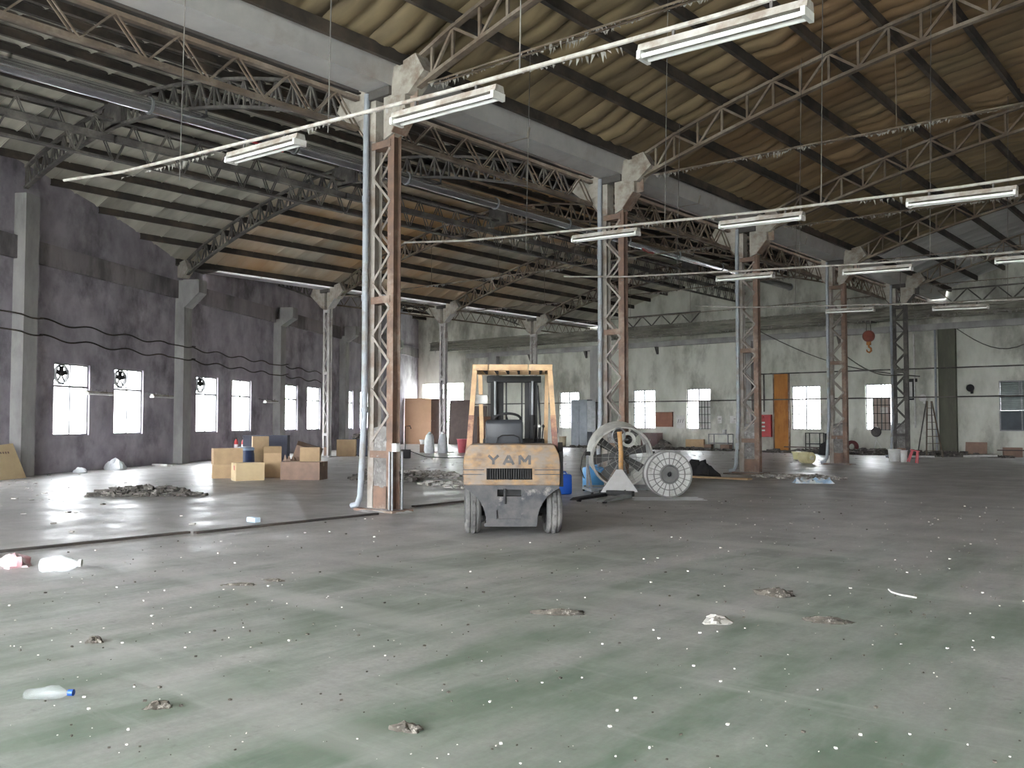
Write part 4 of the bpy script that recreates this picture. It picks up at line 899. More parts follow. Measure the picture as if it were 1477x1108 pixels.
# ------------------------------------------------------------------ cardboard boxes and furniture in the cream hall
def carton(label, loc, size, rz, m=M_card, tape=True, open_=False, group=None, mark=False):
    r = thing('cardboard_box', label, 'box', loc, rz, group); w, d, h = size; t = .006
    if not open_:
        MB().b2((-w / 2, -d / 2, 0), (w / 2, d / 2, h)).build('body', m, r)
        if tape: MB().b2((-w / 2 - .002, -.03, h * .75), (w / 2 + .002, .03, h + .003)).build('tape', mat('brown_tape', (.45, .33, .2), (.4, .29, .17), 4, .35), r)
        MB().b2((-w / 2, -.004, h), (w / 2, .004, h + .002)).build('flap_seam', M_card_dark, r)
    else:
        for lo, hi in (((-w / 2, -d / 2, 0), (w / 2, -d / 2 + t, h)), ((-w / 2, d / 2 - t, 0), (w / 2, d / 2, h)), ((-w / 2, -d / 2, 0), (-w / 2 + t, d / 2, h)), ((w / 2 - t, -d / 2, 0), (w / 2, d / 2, h)), ((-w / 2, -d / 2, 0), (w / 2, d / 2, t))): MB().b2(lo, hi).build('side_panel', m, r)
        for s, ang in ((-1, 55), (1, 120)):
            mb = MB().b2((-w / 2, 0, 0), (w / 2, d * .45, t)); q = Matrix.Translation((0, s * d / 2, h)) @ Matrix.Rotation(R(ang if s > 0 else 180 - ang), 4, 'X'); mb.v = [tuple(q @ Vector(v)) for v in mb.v]; mb.build('flap', m, r)
    if mark: MB().b2((-w / 2 - .003, -d * .2, h * .6), (-w / 2, -d * .05, h * .85)).build('red_print', M_red, r)
    return r
CY = YAW
carton('pale yellow cardboard box with a red print, lowest in front of the pile', (-19.98, 13.45, 0), (.72, .46, .45), CY + R(32), M_card_pale, mark=True)
carton('flat cardboard box under another one at the near side of the pile', (-21.3, 13.66, 0), (.7, .58, .36), CY + R(20))
carton('large cardboard box stacked on top of a flat one', (-21.3, 13.69, .366), (.74, .6, .42), CY + R(24))
carton('open cardboard box with paper inside amid the pile', (-20.55, 14.6, 0), (.46, .44, .66), CY + R(15), M_card, open_=True)
carton('brown weathered carton at the end of the pile beside the rubble', (-19.2, 14.62, 0), (1.05, .6, .46), CY + R(-8), M_card_dark)
carton('leaning dark brown carton tipped against the pile', (-20.0, 15.15, .16), (.7, .42, .72), CY + R(12), M_card_dark, tape=False).rotation_euler = (R(14), R(18), CY + R(12))
carton('medium cardboard carton standing on the brown weathered one', (-19.15, 14.78, .467), (.5, .36, .36), CY + R(6), M_card)
carton('tall upright cardboard box next to the dark blue cabinet', (-24.97, 17.26, 0), (.5, .5, 1.02), CY + R(20), M_card)
carton('square cardboard box beside the long dark desk', (-30.45, 25.42, 0), (.82, .5, .72), CY + R(5), M_card)
o = sheet('kraft_paper', 'crumpled brown wrapping paper heaped over the cartons', 'paper', (-19.55, 14.4, .47), (.3, .24), 21, M_card_dark, .12, R(20))
def cabinet(label, loc, size, rz, m, doors=2, cat='cabinet', name='cabinet', knob=True):
    r = thing(name, label, cat, loc, rz); w, d, h = size
    MB().b2((-w / 2, -d / 2 + .02, .04), (w / 2, d / 2, h)).build('body', m, r)
    MB().b2((-w / 2 + .03, -d / 2 + .05, 0), (w / 2 - .03, d / 2 - .03, .04)).build('plinth', M_dark, r)
    dw = w / doors
    for k in range(doors):
        dd = MB().b2((-w / 2 + k * dw + .006, -d / 2, .05), (-w / 2 + (k + 1) * dw - .006, -d / 2 + .02, h - .02)).build('door', m, r)
        if knob: MB().b2((-w / 2 + k * dw + dw * (.85 if k % 2 == 0 else .12), -d / 2 - .02, h * .5), (-w / 2 + k * dw + dw * (.85 if k % 2 == 0 else .12) + .02, -d / 2, h * .5 + .1)).build('handle', M_steel, dd)
    MB().b2((-w / 2 - .01, -d / 2 - .01, h), (w / 2 + .01, d / 2, h + .025)).build('top', m, r)
    return r
cabinet('dark navy cabinet behind the cardboard pile under the wall windows', (-26.4, 18.5, 0), (1.5, .5, 1.0), CY + R(4), M_navy)
cabinet('long low dark desk heaped with scrap behind the tall column', (-29.5, 26.25, 0), (1.55, .7, .72), CY + R(2), M_navy, 3, 'desk', 'low_desk')
def heap(name, label, cat, c, size, n, seed, m, sz=(.05, .18), kind='stuff', group=None):
    """loose heap: many small flat chips and slivers in one object"""
    rr = random.Random(seed); mb = MB()
    for k in range(n):
        a = rr.uniform(0, 6.283); q = rr.random() ** .6; x = math.cos(a) * q * size[0] / 2; y = math.sin(a) * q * size[1] / 2
        z = rr.random() * size[2] * max(0, 1 - q * q); w = rr.uniform(*sz)
        mb.box((x, y, z + .01), (w, w * rr.uniform(.2, .9), w * rr.uniform(.05, .35)), rot=Matrix.Rotation(rr.uniform(0, 6.28), 3, 'Z') @ Matrix.Rotation(rr.uniform(-.6, .6), 3, 'X'))
    o = mb.build(name, m); o.location = c; return tag(o, label, cat, group, kind)
heap('scrap_heap', 'pile of grey scrap and torn board heaped on the long dark desk', 'scrap', (-29.7, 26.1, .775), (2.0, .7, .4), 160, 31, M_debris, (.08, .4))
heap('rubble', 'low dark rubble heap beside the cartons and the tall column', 'rubble', (-17.35, 15.75, 0), (2.4, 1.2, .3), 420, 32, M_debris, (.05, .22))
heap('rubble', 'pale torn plaster scraps spread behind the rubble heap', 'rubble', (-18.2, 17.7, 0), (4.2, 2.0, .1), 420, 33, M_chip, (.05, .25))
heap('rubble', 'long strip of swept dirt and rags on the bright floor', 'rubble', (-17.4, 9.35, 0), (2.3, .5, .2), 420, 34, M_debris, (.05, .2)).rotation_euler = (0, 0, CY + R(4))
heap('rubble', 'scattered scraps on the floor between the forklift and tall column', 'rubble', (-14.0, 15.8, 0), (3.8, 2.0, .1), 360, 35, M_chip, (.04, .2))
heap('rubble', 'dark rubbish line along the foot of the far wall', 'rubble', (-26.0, 42.35, 0), (14, .9, .16), 700, 36, M_debris, (.08, .3))
heap('rubble', 'dark rubbish along the wall below the grilled windows', 'rubble', (-13.5, 41.75, 0), (11, 1.2, .25), 800, 37, M_debris, (.08, .4))
heap('rubble', 'plaster and paper litter around the third tall column', 'rubble', (-9.6, 23.6, 0), (2.6, 1.8, .06), 300, 38, M_chip, (.03, .16))
dr = thing('blue_drum', 'dark blue plastic drum with pale lid behind the cartons', 'drum', (-23.9, 16.0, 0))
MB().lathe([(0, 0), (.24, 0), (.26, .05), (.27, .25), (.26, .5), (.24, .62), (0, .62)], 24).build('body', mat('navy_drum_plastic', (.03, .05, .12), (.025, .04, .1), 4, .4), dr, 40); MB().lathe([(0, .62), (.26, .62), (.26, .69), (.2, .72), (0, .72)], 24).build('lid', mat('pale_blue_lid', (.3, .4, .55), (.25, .33, .45), 4, .4), dr, 40)
def extinguisher(label, loc, group):
    r = thing('fire_extinguisher', label, 'extinguisher', loc, .4, group)
    MB().lathe([(0, 0), (.075, 0), (.08, .02), (.08, .42), (.06, .49), (.025, .52), (.025, .56), (0, .56)], 18).build('cylinder', M_red, r, 40)
    MB().b2((-.015, -.09, .56), (.015, .03, .59)).build('lever', M_dark, r); MB().tube([(0, .02, .55), (0, .1, .5), (0, .11, .25)], .012, 6).build('hose', M_dark, r, 50); MB().lathe([(.081, .2), (.0815, .34)], 18).build('paper_label', M_white, r, 40)
tag(MB().b2((-.4, -.2, 0), (.4, .2, .25)).build('concrete_block', M_conc, None, bevel=.015), 'low concrete block under the red fire extinguishers', 'block').location = (-31.4, 20.75, 0)
for dx in (-.6, .6): extinguisher('red fire extinguisher below the wall windows behind the cartons', (-31.4 + dx * .35, 20.75 + dx * .05, .25), 'extinguishers by the slanting wall')
cb = thing('flattened_carton', 'big flattened cardboard sheet leaning on the tall wall pillar', 'cardboard', (-25.02, 9.7, 0), R(119.6))
q = Matrix.Rotation(R(-20), 4, 'X')
mb = MB().prism([(-.9, 0), (.62, 0), (.5, .98), (-.9, .88)], 0, .02, 'Y'); mb.v = [tuple(q @ Vector(v)) for v in mb.v]; mb.build('sheet', M_card_pale, cb)
for k in range(5): mb = MB().b2((-.15 + k * .09, -.004, .7), (-.1 + k * .09, 0, .755)); mb.v = [tuple(q @ Vector(v)) for v in mb.v]; mb.build('print_mark', M_card_dark, cb)
def bag(name, label, cat, loc, size, seed, m, rough=.22, group=None):
    o = MB().lump((0, 0, 0), size, seed, rough, 16, 9).build(name, m, None, 45); o.location = loc; return tag(o, label, cat, group)
bag('plastic_bag', 'white plastic bag slumped at the foot of the slanting wall', 'bag', (-27.5, 13.75, 0), (.95, .5, .3), 1, M_bag)
bag('plastic_bag', 'small white bag beside the larger one below the first window', 'bag', (-26.7, 12.3, 0), (.6, .3, .14), 2, M_bag)
tag(MB().b2((-.5, -.1, 0), (.5, .1, .06)).build('foam_slab', M_white, bevel=.01), 'white foam slab lying near the second wall pillar', 'foam slab').location = (-28.6, 15.9, 0)

# ------------------------------------------------------------------ far end of the cream hall
def sack(label, loc, size, seed, group):
    rr = random.Random(seed); mb = MB(); prof = [(.0, 0), (.9, .0), (1.05, .12), (1.0, .4), (.9, .7), (.78, .9), (.5, 1.0), (0, 1.0)]; n = 20; vs = []
    for i, (r_, z) in enumerate(prof):
        for k in range(n):
            a = 2 * math.pi * k / n; w = 1 + .07 * math.sin(3 * a + seed + z * 4) + rr.uniform(-.03, .03); vs.append((r_ * w * size[0] / 2 * math.cos(a), r_ * w * size[1] / 2 * math.sin(a), z * size[2]))
    fs = [(i * n + k, i * n + (k + 1) % n, (i + 1) * n + (k + 1) % n, (i + 1) * n + k) for i in range(len(prof) - 1) for k in range(n)]
    r = thing('white_sack', label, 'sack', loc, 0, group); mb.add(vs, fs).build('body', M_bag, r, 60)
    MB().tube([(-.05, 0, size[2]), (0, 0, size[2] + .06), (.06, .02, size[2] + .03)], [.06, .04, .05], 8).build('tied_neck', M_bag, r, 50)
sack('full white woven sack standing by the slim column', (-30.45, 30.45, 0), (.5, .45, .92), 1, 'white sacks'); sack('full white woven sack standing by the slim column', (-29.95, 30.85, 0), (.5, .45, .92), 2, 'white sacks')
def bucket(label, loc, r0_, r1_, h, m, name='bucket', cat='bucket', group=None, handle=True):
    r = thing(name, label, cat, loc, random.random(), group)
    MB().lathe([(0, 0), (r0_, 0), (r1_, h), (r1_ + .015, h), (r1_ + .015, h - .025), (r1_ + .002, h - .03)], 24).build('wall', m, r, 40)
    MB().lathe([(0, .015), (r0_ - .012, .015), (r1_ - .012, h)], 24).build('inner_wall', m, r, 40)
    if handle: MB().tube([(-r1_ - .01, 0, h - .03), (-r1_ * .7, .02, h - .12), (0, r1_ + .02, h - .18), (r1_ * .7, .02, h - .12), (r1_ + .01, 0, h - .03)], .006, 5).build('bail', M_steel, r, 50)
    return r
bucket('tall pink plastic bucket next to the white sacks', (-29.7, 31.9, 0), .17, .24, .66, M_pink)
bucket('pale ribbed tub on a small box by the sacks', (-31.3, 30.9, .4), .16, .2, .22, M_white)
carton('small brown carton under a pale tub', (-31.3, 30.9, 0), (.34, .34, .39), CY, M_card_dark)
ht = thing('hand_truck', 'small black upright pump with a hooked handle behind the tall column', 'pump', (-26.9, 25.5, 0), CY)
MB().b2((-.16, -.16, 0), (.22, .16, .36)).build('tank', M_dark, ht, bevel=.02); MB().tube([(0, 0, .36), (0, 0, 1.3), (.2, 0, 1.32), (.24, 0, 1.2)], .018, 8).build('handle', M_dark, ht, 40); MB().tube([(.2, 0, .3), (.8, .2, .06), (1.6, .1, .02), (2.4, .3, .02)], .015, 6).build('hose', M_dark, ht, 50)
def board(name, label, loc, size, rz, m, tilt=0.0, cat='board'):
    r = thing(name, label, cat, loc, rz); w, t, h = size; q = Matrix.Rotation(R(tilt), 4, 'X')
    mb = MB().b2((-w / 2, -t, 0), (w / 2, 0, h)); mb.v = [tuple(q @ Vector(v)) for v in mb.v]; mb.build('sheet', m, r)
    for z in (.05, h - .1): mb = MB().b2((-w / 2, 0, z), (w / 2, .03, z + .06)); mb.v = [tuple(q @ Vector(v)) for v in mb.v]; mb.build('batten', M_dkwood, r)
    return r
board('peach_panel', 'tall peach coloured board standing at the corner of the far wall', (-43.3, 42.2, 0), (1.75, .05, 3.05), CY, M_orangeboard, -2)
cabinet('tall dark cabinet in the bright doorway of the far wall', (-42.95, 43.35, 0), (1.25, .5, 3.0), CY + R(-10), M_dkwood, 2)
board('dark_panel', 'dark brown board leaning behind the white sacks', (-40.6, 43.3, 0), (1.6, .06, 2.9), R(10), M_dkwood, -4)
board('dark_panel', 'brown board standing beside the pink bucket', (-29.75, 33.6, 0), (.72, .05, 1.75), CY + R(10), M_wood, -5)
board('dark_panel', 'dark board partly hidden by the forklift guard post', (-39.2, 43.6, 0), (1.2, .06, 2.5), R(4), M_dkwood, -4)

# ------------------------------------------------------------------ things along the far wall
el = cabinet('grey open electrical cabinet against the wall behind the drum fan', (-30.9, 43.5, 0), (1.15, .5, 2.75), 0, mat('grey_blue_cabinet', (.24, .26, .29), (.18, .195, .22), 3, .5, .2), 2)
MB().b2((.62, -.3, .9), (1.2, -.27, 2.7)).build('open_door', M_steel, el)
pf = thing('pedestal_fan', 'small dark pedestal fan beside the electrical cabinet', 'fan', (-32.5, 43.0, 0))
MB().lathe([(0, 0), (.2, 0), (.2, .03), (.03, .06), (.02, .8), (0, .8)], 16).build('stand', M_dark, pf, 40); MB().lathe([(0, -.05), (.24, -.05), (.26, 0), (.24, .05), (0, .05)], 20, Matrix.Translation((0, 0, .95)) @ Matrix.Rotation(math.pi / 2, 4, 'X')).build('head', M_steel, pf, 40)
bucket('beige open barrel near the electrical cabinet', (-31.95, 43.05, 0), .2, .21, .62, mat('beige_fibre_drum', (.5, .42, .3), (.42, .35, .25), 4, .8), 'fibre_barrel', 'barrel', handle=False)
cabinet('low dark brown cabinet below the red brown wall board', (-26.2, 43.6, .0), (1.05, .6, .85), 0, mat('maroon_cabinet', (.10, .05, .045), (.08, .04, .04), 3, .5), 2)
wbd = thing('wall_board', 'red brown wooden notice board fixed to the far wall', 'board', (-25.87, 44.4, 1.2))
MB().b2((-.53, 0, 0), (.53, .08, .8)).build('panel', mat('red_brown_board', (.33, .15, .10), (.27, .12, .08), 3, .7), wbd); MB().b2((-.55, -.02, .79), (.55, .08, .83)).build('rail', M_wood, wbd)
wp = thing('wall_poster', 'white paper notice with dark strokes on the far wall', 'poster', (-24.87, 44.46, 1.12)); MB().b2((-.26, 0, 0), (.26, .03, .72)).build('paper', M_white, wp)
for k in range(3): MB().bar((-.1 + k * .14, -.004, .5), (-.16 + k * .14, -.004, .3), .01, .03, up=(0, 1, 0)).build('ink_stroke', M_dark, wp)
carton('pale carton lying tipped by the far wall near the desk rack', (-23.4, 43.4, 0), (.95, .5, .55), R(20), M_card)
def rack(label, loc, size, m, shelves=2):
    r = thing('metal_rack', label, 'rack', loc); w, d, h = size
    for sx in (-1, 1):
        for sy in (-1, 1): MB().b2((sx * w / 2 - .02, sy * d / 2 - .02, 0), (sx * w / 2 + .02, sy * d / 2 + .02, h)).build('leg', m, r)
    for k in range(shelves): z = h - .02 - k * h * .55; MB().b2((-w / 2, -d / 2, z - .02), (w / 2, d / 2, z + .02)).build('shelf', m, r)
    return r
rack('light metal work table below the paper notices', (-22.0, 43.6, 0), (1.1, .6, .85), M_steel)
rack('black metal shelf rack under the grilled window', (-16.9, 43.4, 0), (.7, .5, .95), M_dark, 3)
cabinet('black box cabinet beside the shelf rack under the window', (-15.95, 43.4, 0), (.75, .5, .9), 0, M_dark, 2)
st_ = thing('open_shelf', 'narrow cream shelf unit partly hidden by the third column', 'shelf', (-20.75, 43.6, 0))
for lo, hi in (((-.3, -.2, 0), (-.27, .2, 2.0)), ((.27, -.2, 0), (.3, .2, 2.0))): MB().b2(lo, hi).build('side_panel', M_white, st_)
for k in range(6): MB().b2((-.27, -.2, .05 + k * .38), (.27, .2, .08 + k * .38)).build('shelf', M_white, st_)
rx = thing('hydrant_cabinet', 'red fire hydrant cabinet with white marks on the far wall', 'cabinet', (-19.95, 44.3, .7))
MB().b2((-.42, -.0, 0), (.42, .18, 1.15)).build('box', M_red, rx); MB().b2((-.38, -.015, .04), (.38, 0, 1.1)).build('door', mat('bright_red', (.6, .06, .07), (.5, .05, .06), 5, .4), rx)
for k in range(3): MB().b2((-.1, -.02, .3 + k * .2), (.1, -.015, .38 + k * .2)).build('white_mark', M_white, rx)
MB().lathe([(0, 0), (.07, 0), (.05, .05), (0, .06)], 12, Matrix.Translation((0, -.015, 1.0)) @ Matrix.Rotation(math.pi / 2, 4, 'X')).build('alarm_lamp', M_red, rx, 40)
rp = thing('rust_plate', 'tall orange rusted steel plate fixed upright to the far wall', 'steel plate', (-19.0, 44.38, 0))
MB().prism([(-.4, 0), (.38, 0), (.38, 3.95), (-.4, 3.95), (-.42, 2)], 0, .08, 'Y').build('plate', M_rustplate, rp)
for s in (-1, 1): MB().b2((s * .4 - .03, -.03, 0), (s * .4 + .03, .08, 3.98)).build('edge_angle', M_rust, rp)
bucket('pale yellow plastic tub lying near the fourth column', (-14.2, 34.8, 0), .2, .26, .3, M_yellowplastic, 'plastic_tub', 'tub', handle=False)
yr = thing('plastic_roll', 'pale yellow plastic drum lying on its side by the column', 'drum', (-12.6, 31.6, .21), R(60))
MB().lathe([(0, -.26), (.19, -.26), (.21, -.22), (.21, .22), (.19, .26), (0, .26)], 24, Matrix.Rotation(math.pi / 2, 4, 'X')).build('body', M_yellowplastic, yr, 40); MB().lathe([(.05, .26), (.07, .26), (.07, .29), (.05, .29)], 14, Matrix.Rotation(math.pi / 2, 4, 'X'), closed=True).build('bung', M_white, yr, 40)
sheet('plastic_sheet', 'crumpled white and pale blue plastic sheet on the open floor', 'plastic sheet', (-8.5, 21.7, 0), (.95, .6), 5, mat('blue_white_sheet', (.75, .78, .8), (.4, .58, .78), 5, .4, lo=.45, hi=.6), .1, .5)
bucket('white paint bucket among rubbish near the dark column', (-10.7, 35.3, 0), .19, .23, .46, M_white); bucket('slim white bucket beside the paint bucket', (-10.25, 34.9, 0), .1, .13, .44, M_white, handle=False)
ps = thing('plastic_stool', 'pink plastic stool lying tipped next to white buckets', 'stool', (-9.75, 34.2, .02), .5); ps.rotation_euler = (0, R(12), .5)
MB().lathe([(0, .42), (.16, .42), (.17, .44), (.16, .46), (0, .46)], 20).build('seat', M_pink, ps, 40)
for k in range(4):
    a = k * math.pi / 2 + .78; MB().bar((.13 * math.cos(a), .13 * math.sin(a), .43), (.21 * math.cos(a), .21 * math.sin(a), 0), .05, .02, up=(math.cos(a), math.sin(a), 0)).build('leg', M_pink, ps)
tp = thing('tripod_stand', 'white tripod stand with a dark round head below the window', 'stand', (-13.9, 43.2, 0))
for k in range(3): a = k * 2.094 + .4; MB().tube([(0, 0, .62), (.36 * math.cos(a), .36 * math.sin(a), 0.015)], .018, 6).build('leg', M_white, tp, 40)
MB().tube([(0, 0, .55), (0, 0, .85)], .02, 8).build('post', M_white, tp, 40); MB().lathe([(0, -.06), (.22, -.06), (.24, 0), (.22, .06), (0, .06)], 20, Matrix.Translation((0, 0, 1.02)) @ Matrix.Rotation(math.pi / 2, 4, 'X')).build('head', M_truss_dark, tp, 40)
ld = thing('step_ladder', 'tall narrow wooden step ladder standing before the far wall', 'ladder', (-10.75, 40.2, 0), CY)
for s in (-1, 1):
    MB().bar((s * .34, -.4, 0.02), (s * .10, -.02, 2.35), .05, .04).build('front_rail', M_truss, ld); MB().bar((s * .34, .45, 0.02), (s * .1, .04, 2.35), .04, .03).build('rear_rail', M_truss_dark, ld)
for k in range(1, 8): f_ = k / 8; w_ = .34 - .24 * f_; MB().box((0, -.4 + .38 * f_, 2.35 * f_), (2 * w_, .06, .025)).build('rung', M_truss, ld)
board('ply_board', 'plywood board leaning among rubbish by the mossy pillar', (-9.7, 43.3, 0), (.85, .03, .62), .1, M_card_dark, -20)
tag(MB().tube([(0, 0, .06), (1.2, .35, .1)], .05, 10).build('white_tube', M_white, None, 40), 'white plastic tube lying by the plywood board', 'tube').location = (-9.6, 40.7, 0)
tag(MB().tube([(0, 0, .06), (.9, .1, .06)], .05, 10).build('white_tube', M_white, None, 40), 'white plastic tube lying at the ladder foot', 'tube').location = (-11.2, 39.0, 0)
bag('rag_bag', 'dark crumpled tarpaulin heap behind the cable reel', 'tarpaulin', (-11.9, 22.3, 0), (1.0, .6, .36), 11, M_dark, .4); bag('plastic_bag', 'white bag on the floor behind the cable reel', 'bag', (-11.1, 19.6, 0), (.42, .32, .38), 12, M_bag)
tag(MB().b2((-.9, -.14, 0.01), (.9, .14, .05)).build('timber_plank', M_card, bevel=.006), 'pale timber plank lying at the foot of the third column', 'plank').location = (-11.0, 21.6, 0)
for n_, x0, p in (('third', -11.7, [(0, 0, .02), (.6, -.3, .03), (1.2, -.1, .02), (1.0, .3, .02), (.3, .4, .02), (-.2, .1, .02)]),): tag(MB().tube([(a, b_, c) for a, b_, c in p], .018, 6).build('floor_cable', M_truss, None, 50), 'brown cable looped on the floor round the third column', 'cable').location = (x0, 23.6, 0)

bag('tarpaulin_heap', 'black tarpaulin heap below the boarded window', 'tarpaulin', (-15.0, 40.2, 0), (.9, .7, .5), 14, M_dark, .4)
bag('tarpaulin_heap', 'grey cloth heap beside the maroon cabinet', 'cloth', (-25.2, 43.05, 0), (1.0, .34, .4), 15, M_debris, .35)
wh = thing('hose_reel', 'round red hose reel on the floor by the fourth column', 'hose reel', (-14.9, 42.8, 0), CY)
MB().lathe([(.16, -.1), (.3, -.1), (.3, .1), (.16, .1)], 20, Matrix.Translation((0, 0, .31)) @ Matrix.Rotation(math.pi / 2, 4, 'X'), closed=True).build('coil', mat('dark_red_hose', (.2, .05, .05), (.14, .04, .04), 6, .6), wh, 40); MB().b2((-.22, -.12, 0), (.22, .12, .05)).build('foot', M_dark, wh)
for k, (x, y, w_) in enumerate(((-21.4, 43.0, .5), (-22.4, 43.02, .4))): carton(['small carton under the work table', 'another little carton under the work table end'][k], (x, y, 0), (w_, .35, .3), .2 * k, M_card_dark, tape=False)
bucket('small white pot on the work table', (-21.8, 43.6, .855), .1, .12, .22, M_white, 'white_pot', 'pot', handle=False)
for k, (x0, y0, x1, y1) in enumerate(((-12.2, 42.6, -9.9, 42.55), (-8.6, 42.0, -7.0, 42.4), (-17.5, 41.2, -15.4, 40.9))): tag(MB().bar((x0, y0, .03 if k == 0 else .3), (x1, y1, .03 if k == 0 else .3), .12, .05).build('timber_batten', M_dkwood), ['dark timber batten on the floor behind the ladder', 'dark timber batten on the rubbish below the louvred window', 'dark timber batten on the rubbish before the black rack'][k], 'batten')
carton('brown carton half buried in the rubbish by the louvred window', (-8.2, 42.9, 0), (.7, .45, .4), .3, M_card_dark)

# wall fixtures
def fixture(name, label, cat, pts, r_, m, group=None): return tag(MB().tube(pts, r_, 8).build(name, m, None, 50), label, cat, group)
fixture('wall_pipe', 'thin horizontal pipe running below the upper window lights on the far wall', 'pipe', [(-40.5, YB - .34, 2.62), (7, YB - .34, 2.62)], .03, M_truss_dark)
fixture('wall_pipe', 'upper horizontal pipe running along the far wall near the ladder', 'pipe', [(-20.3, YB - .34, 3.95), (7, YB - .34, 3.93)], .03, M_truss_dark)
fixture('wall_pipe', 'pale vertical pipe beside the dark mossy wall pillar', 'pipe', [(-11.5, YB - .4, .0), (-11.5, YB - .4, 5.7)], .05, M_pvc)
fixture('wall_pipe', 'thin vertical white pipe between the ladder and the window', 'pipe', [(-12.5, YB - .1, 1.2), (-12.5, YB - .1, 5.6)], .035, M_white)
fixture('wall_pipe', 'vertical pipe beside the rusted orange plate', 'pipe', [(-19.95, YB - .08, 2.0), (-19.95, YB - .08, 3.95), (-19.5, YB - .08, 3.97)], .04, M_truss_dark)
def droop(a, b_, sag, n=12): return [tuple(Vector(a).lerp(Vector(b_), i / n) - Vector((0, 0, sag * math.sin(math.pi * i / n)))) for i in range(n + 1)]
fixture('hanging_cable', 'slack cable drooping from the crane bridge past the third column', 'cable', droop((-18.5, 40.3, 5.9), (-11.1, 40.2, 3.4), .5), .022, M_truss_dark)
fixture('hanging_cable', 'slack cable looping down on the wall by the louvred window', 'cable', droop((-10.6, YB - .2, 5.7), (-6.5, YB - .2, 5.9), 1.1), .02, M_truss_dark)
fixture('hanging_cable', 'slack cable strung between the last two tall columns', 'cable', droop((X1 + .1, YS[3] + .1, 3.9), (X1 + .1, YS[4] - .1, 3.4), .3), .02, M_dust)
for z0, z1, lb in ((4.45, 3.95, 'upper wavy cable sagging along the slanting wall'), (3.98, 3.5, 'lower wavy cable sagging along the slanting wall')):
    pts = []
    for i in [k / 5 for k in range(201)]:
        u = uy(8.2) + (uy(29) - uy(8.2)) * i / 40; near = min(abs(u - uy(y)) for y in YS); d = -.045 - .36 * max(0, min(1, (.75 - near) / .3))
        pts.append(wframe(u, z0 + (z1 - z0) * i / 40 - .06 * math.sin(i * 1.9), d))
    fixture('wall_cable', lb, 'cable', pts, .022, M_purlin)
for i, y in enumerate((12.9, 15.9, 23.3)):
    u = uy(y); p = Vector(wframe(u, 2.36, -.42)); r = lamp(['strip lamp on the slanting wall beside the first fan window', 'strip lamp on the slanting wall beside the second fan window', 'strip lamp on the slanting wall near the third pillar'][i], p, 0, 'strip lamps on the slanting wall'); r.rotation_euler = (0, 0, math.atan2(WC, -WS))
    for s in (-.4, .4): MB().tube([(s, 0, .05), (s, -.42 if False else .4, .12)], .01, 6).build('wall_bracket', M_dark, r, 40)
for x, z, lb in ((-10.08, 3.0, 'dark horn speaker on the wall beside the louvred window'), (-12.1, 2.58, 'round white wall lamp above the ladder')):
    r = thing('wall_horn' if x > -11 else 'wall_lamp', lb, 'speaker' if x > -11 else 'lamp', (x, YB - .02, z)); m = M_dark if x > -11 else M_white
    MB().lathe([(.03, 0), (.05, .1), (.16, .26), (.17, .28), (.02, .2)], 18, Matrix.Rotation(math.pi / 2, 4, 'X')).build('bell', m, r, 40); MB().b2((-.05, -.05, -.25), (.05, 0, 0)).build('bracket', m, r)
jb = thing('switch_box', 'dark switch box frame on the wall near the pale pipe', 'switch box', (-12.75, YB - .12, 3.0))
for lo, hi in (((-.25, 0, -.5), (.25, .1, -.42)), ((-.25, 0, .35), (.35, .1, .5)), ((-.25, 0, -.42), (-.15, .1, .35)), ((.15, 0, -.42), (.25, .1, .35))): MB().b2(lo, hi).build('frame_side', M_dark, jb)
MB().b2((-.15, .06, -.42), (.15, .1, .35)).build('face', M_white, jb)
for x, z, lb in ((-21.6, 1.6, 'small white paper notice on the far wall above the work table'), (-22.5, 1.6, 'small pale switch plate on the wall beside the paper notice')):
    r = thing('wall_notice', lb, 'notice', (x, YB - .03, z)); MB().b2((-.3 if x > -22 else -.12, 0, -.2), (.3 if x > -22 else .12, .02, .2)).build('plate', M_white, r); MB().b2((-.08, -.008, .02), (.08, 0, .05)).build('ink_stroke', M_truss_dark, r)

# ------------------------------------------------------------------ floor strip, litter in the near hall
st = thing('floor_rail', 'dark steel edge strip let into the floor along the tall columns', 'rail', (-11.15, 0, 0))
for a, b_, dx in ((-4, 6.6, 0), (6.62, 9.85, .12), (11.1, 14.3, -.35)): MB().b2((dx - .04, a, -.002), (dx + .04, b_, .028)).build('rail_section', M_purlin, st)
def bottle(label, loc, rz, L, r_, cap, m=M_pet, dent=.1):
    o = thing('plastic_bottle', label, 'bottle', loc, rz); q = Matrix.Translation((0, 0, r_)) @ Matrix.Rotation(math.pi / 2, 4, 'Y')
    mb = MB().lathe([(0, 0), (r_ * .85, 0), (r_, .02), (r_ * .94, L * .2), (r_, L * .3), (r_ * .9, L * .42), (r_, L * .52), (r_ * .96, L * .7), (r_ * .5, L * .9), (r_ * .36, L * .93), (r_ * .36, L)], 20, q)
    mb.v = [(x, y * (1 + .15 * math.sin(x * 40)), z * (1 - dent * (.5 + .5 * math.sin(x * 23 + 1)))) for x, y, z in mb.v]; mb.build('body', m, o, 45)
    if cap: MB().lathe([(0, L - .005), (r_ * .45, L - .005), (r_ * .45, L + .022), (0, L + .022)], 16, q).build('cap', cap, o, 40)
    return o
bottle('crushed clear plastic bottle with a blue cap on the green floor', (-5.18, 2.12, 0), R(36), .24, .04, M_blue, dent=.3)
bottle('large crushed white plastic bottle near the floor strip', (-9.38, 3.95, 0), R(48), .36, .085, M_white, M_frost, dent=.15)
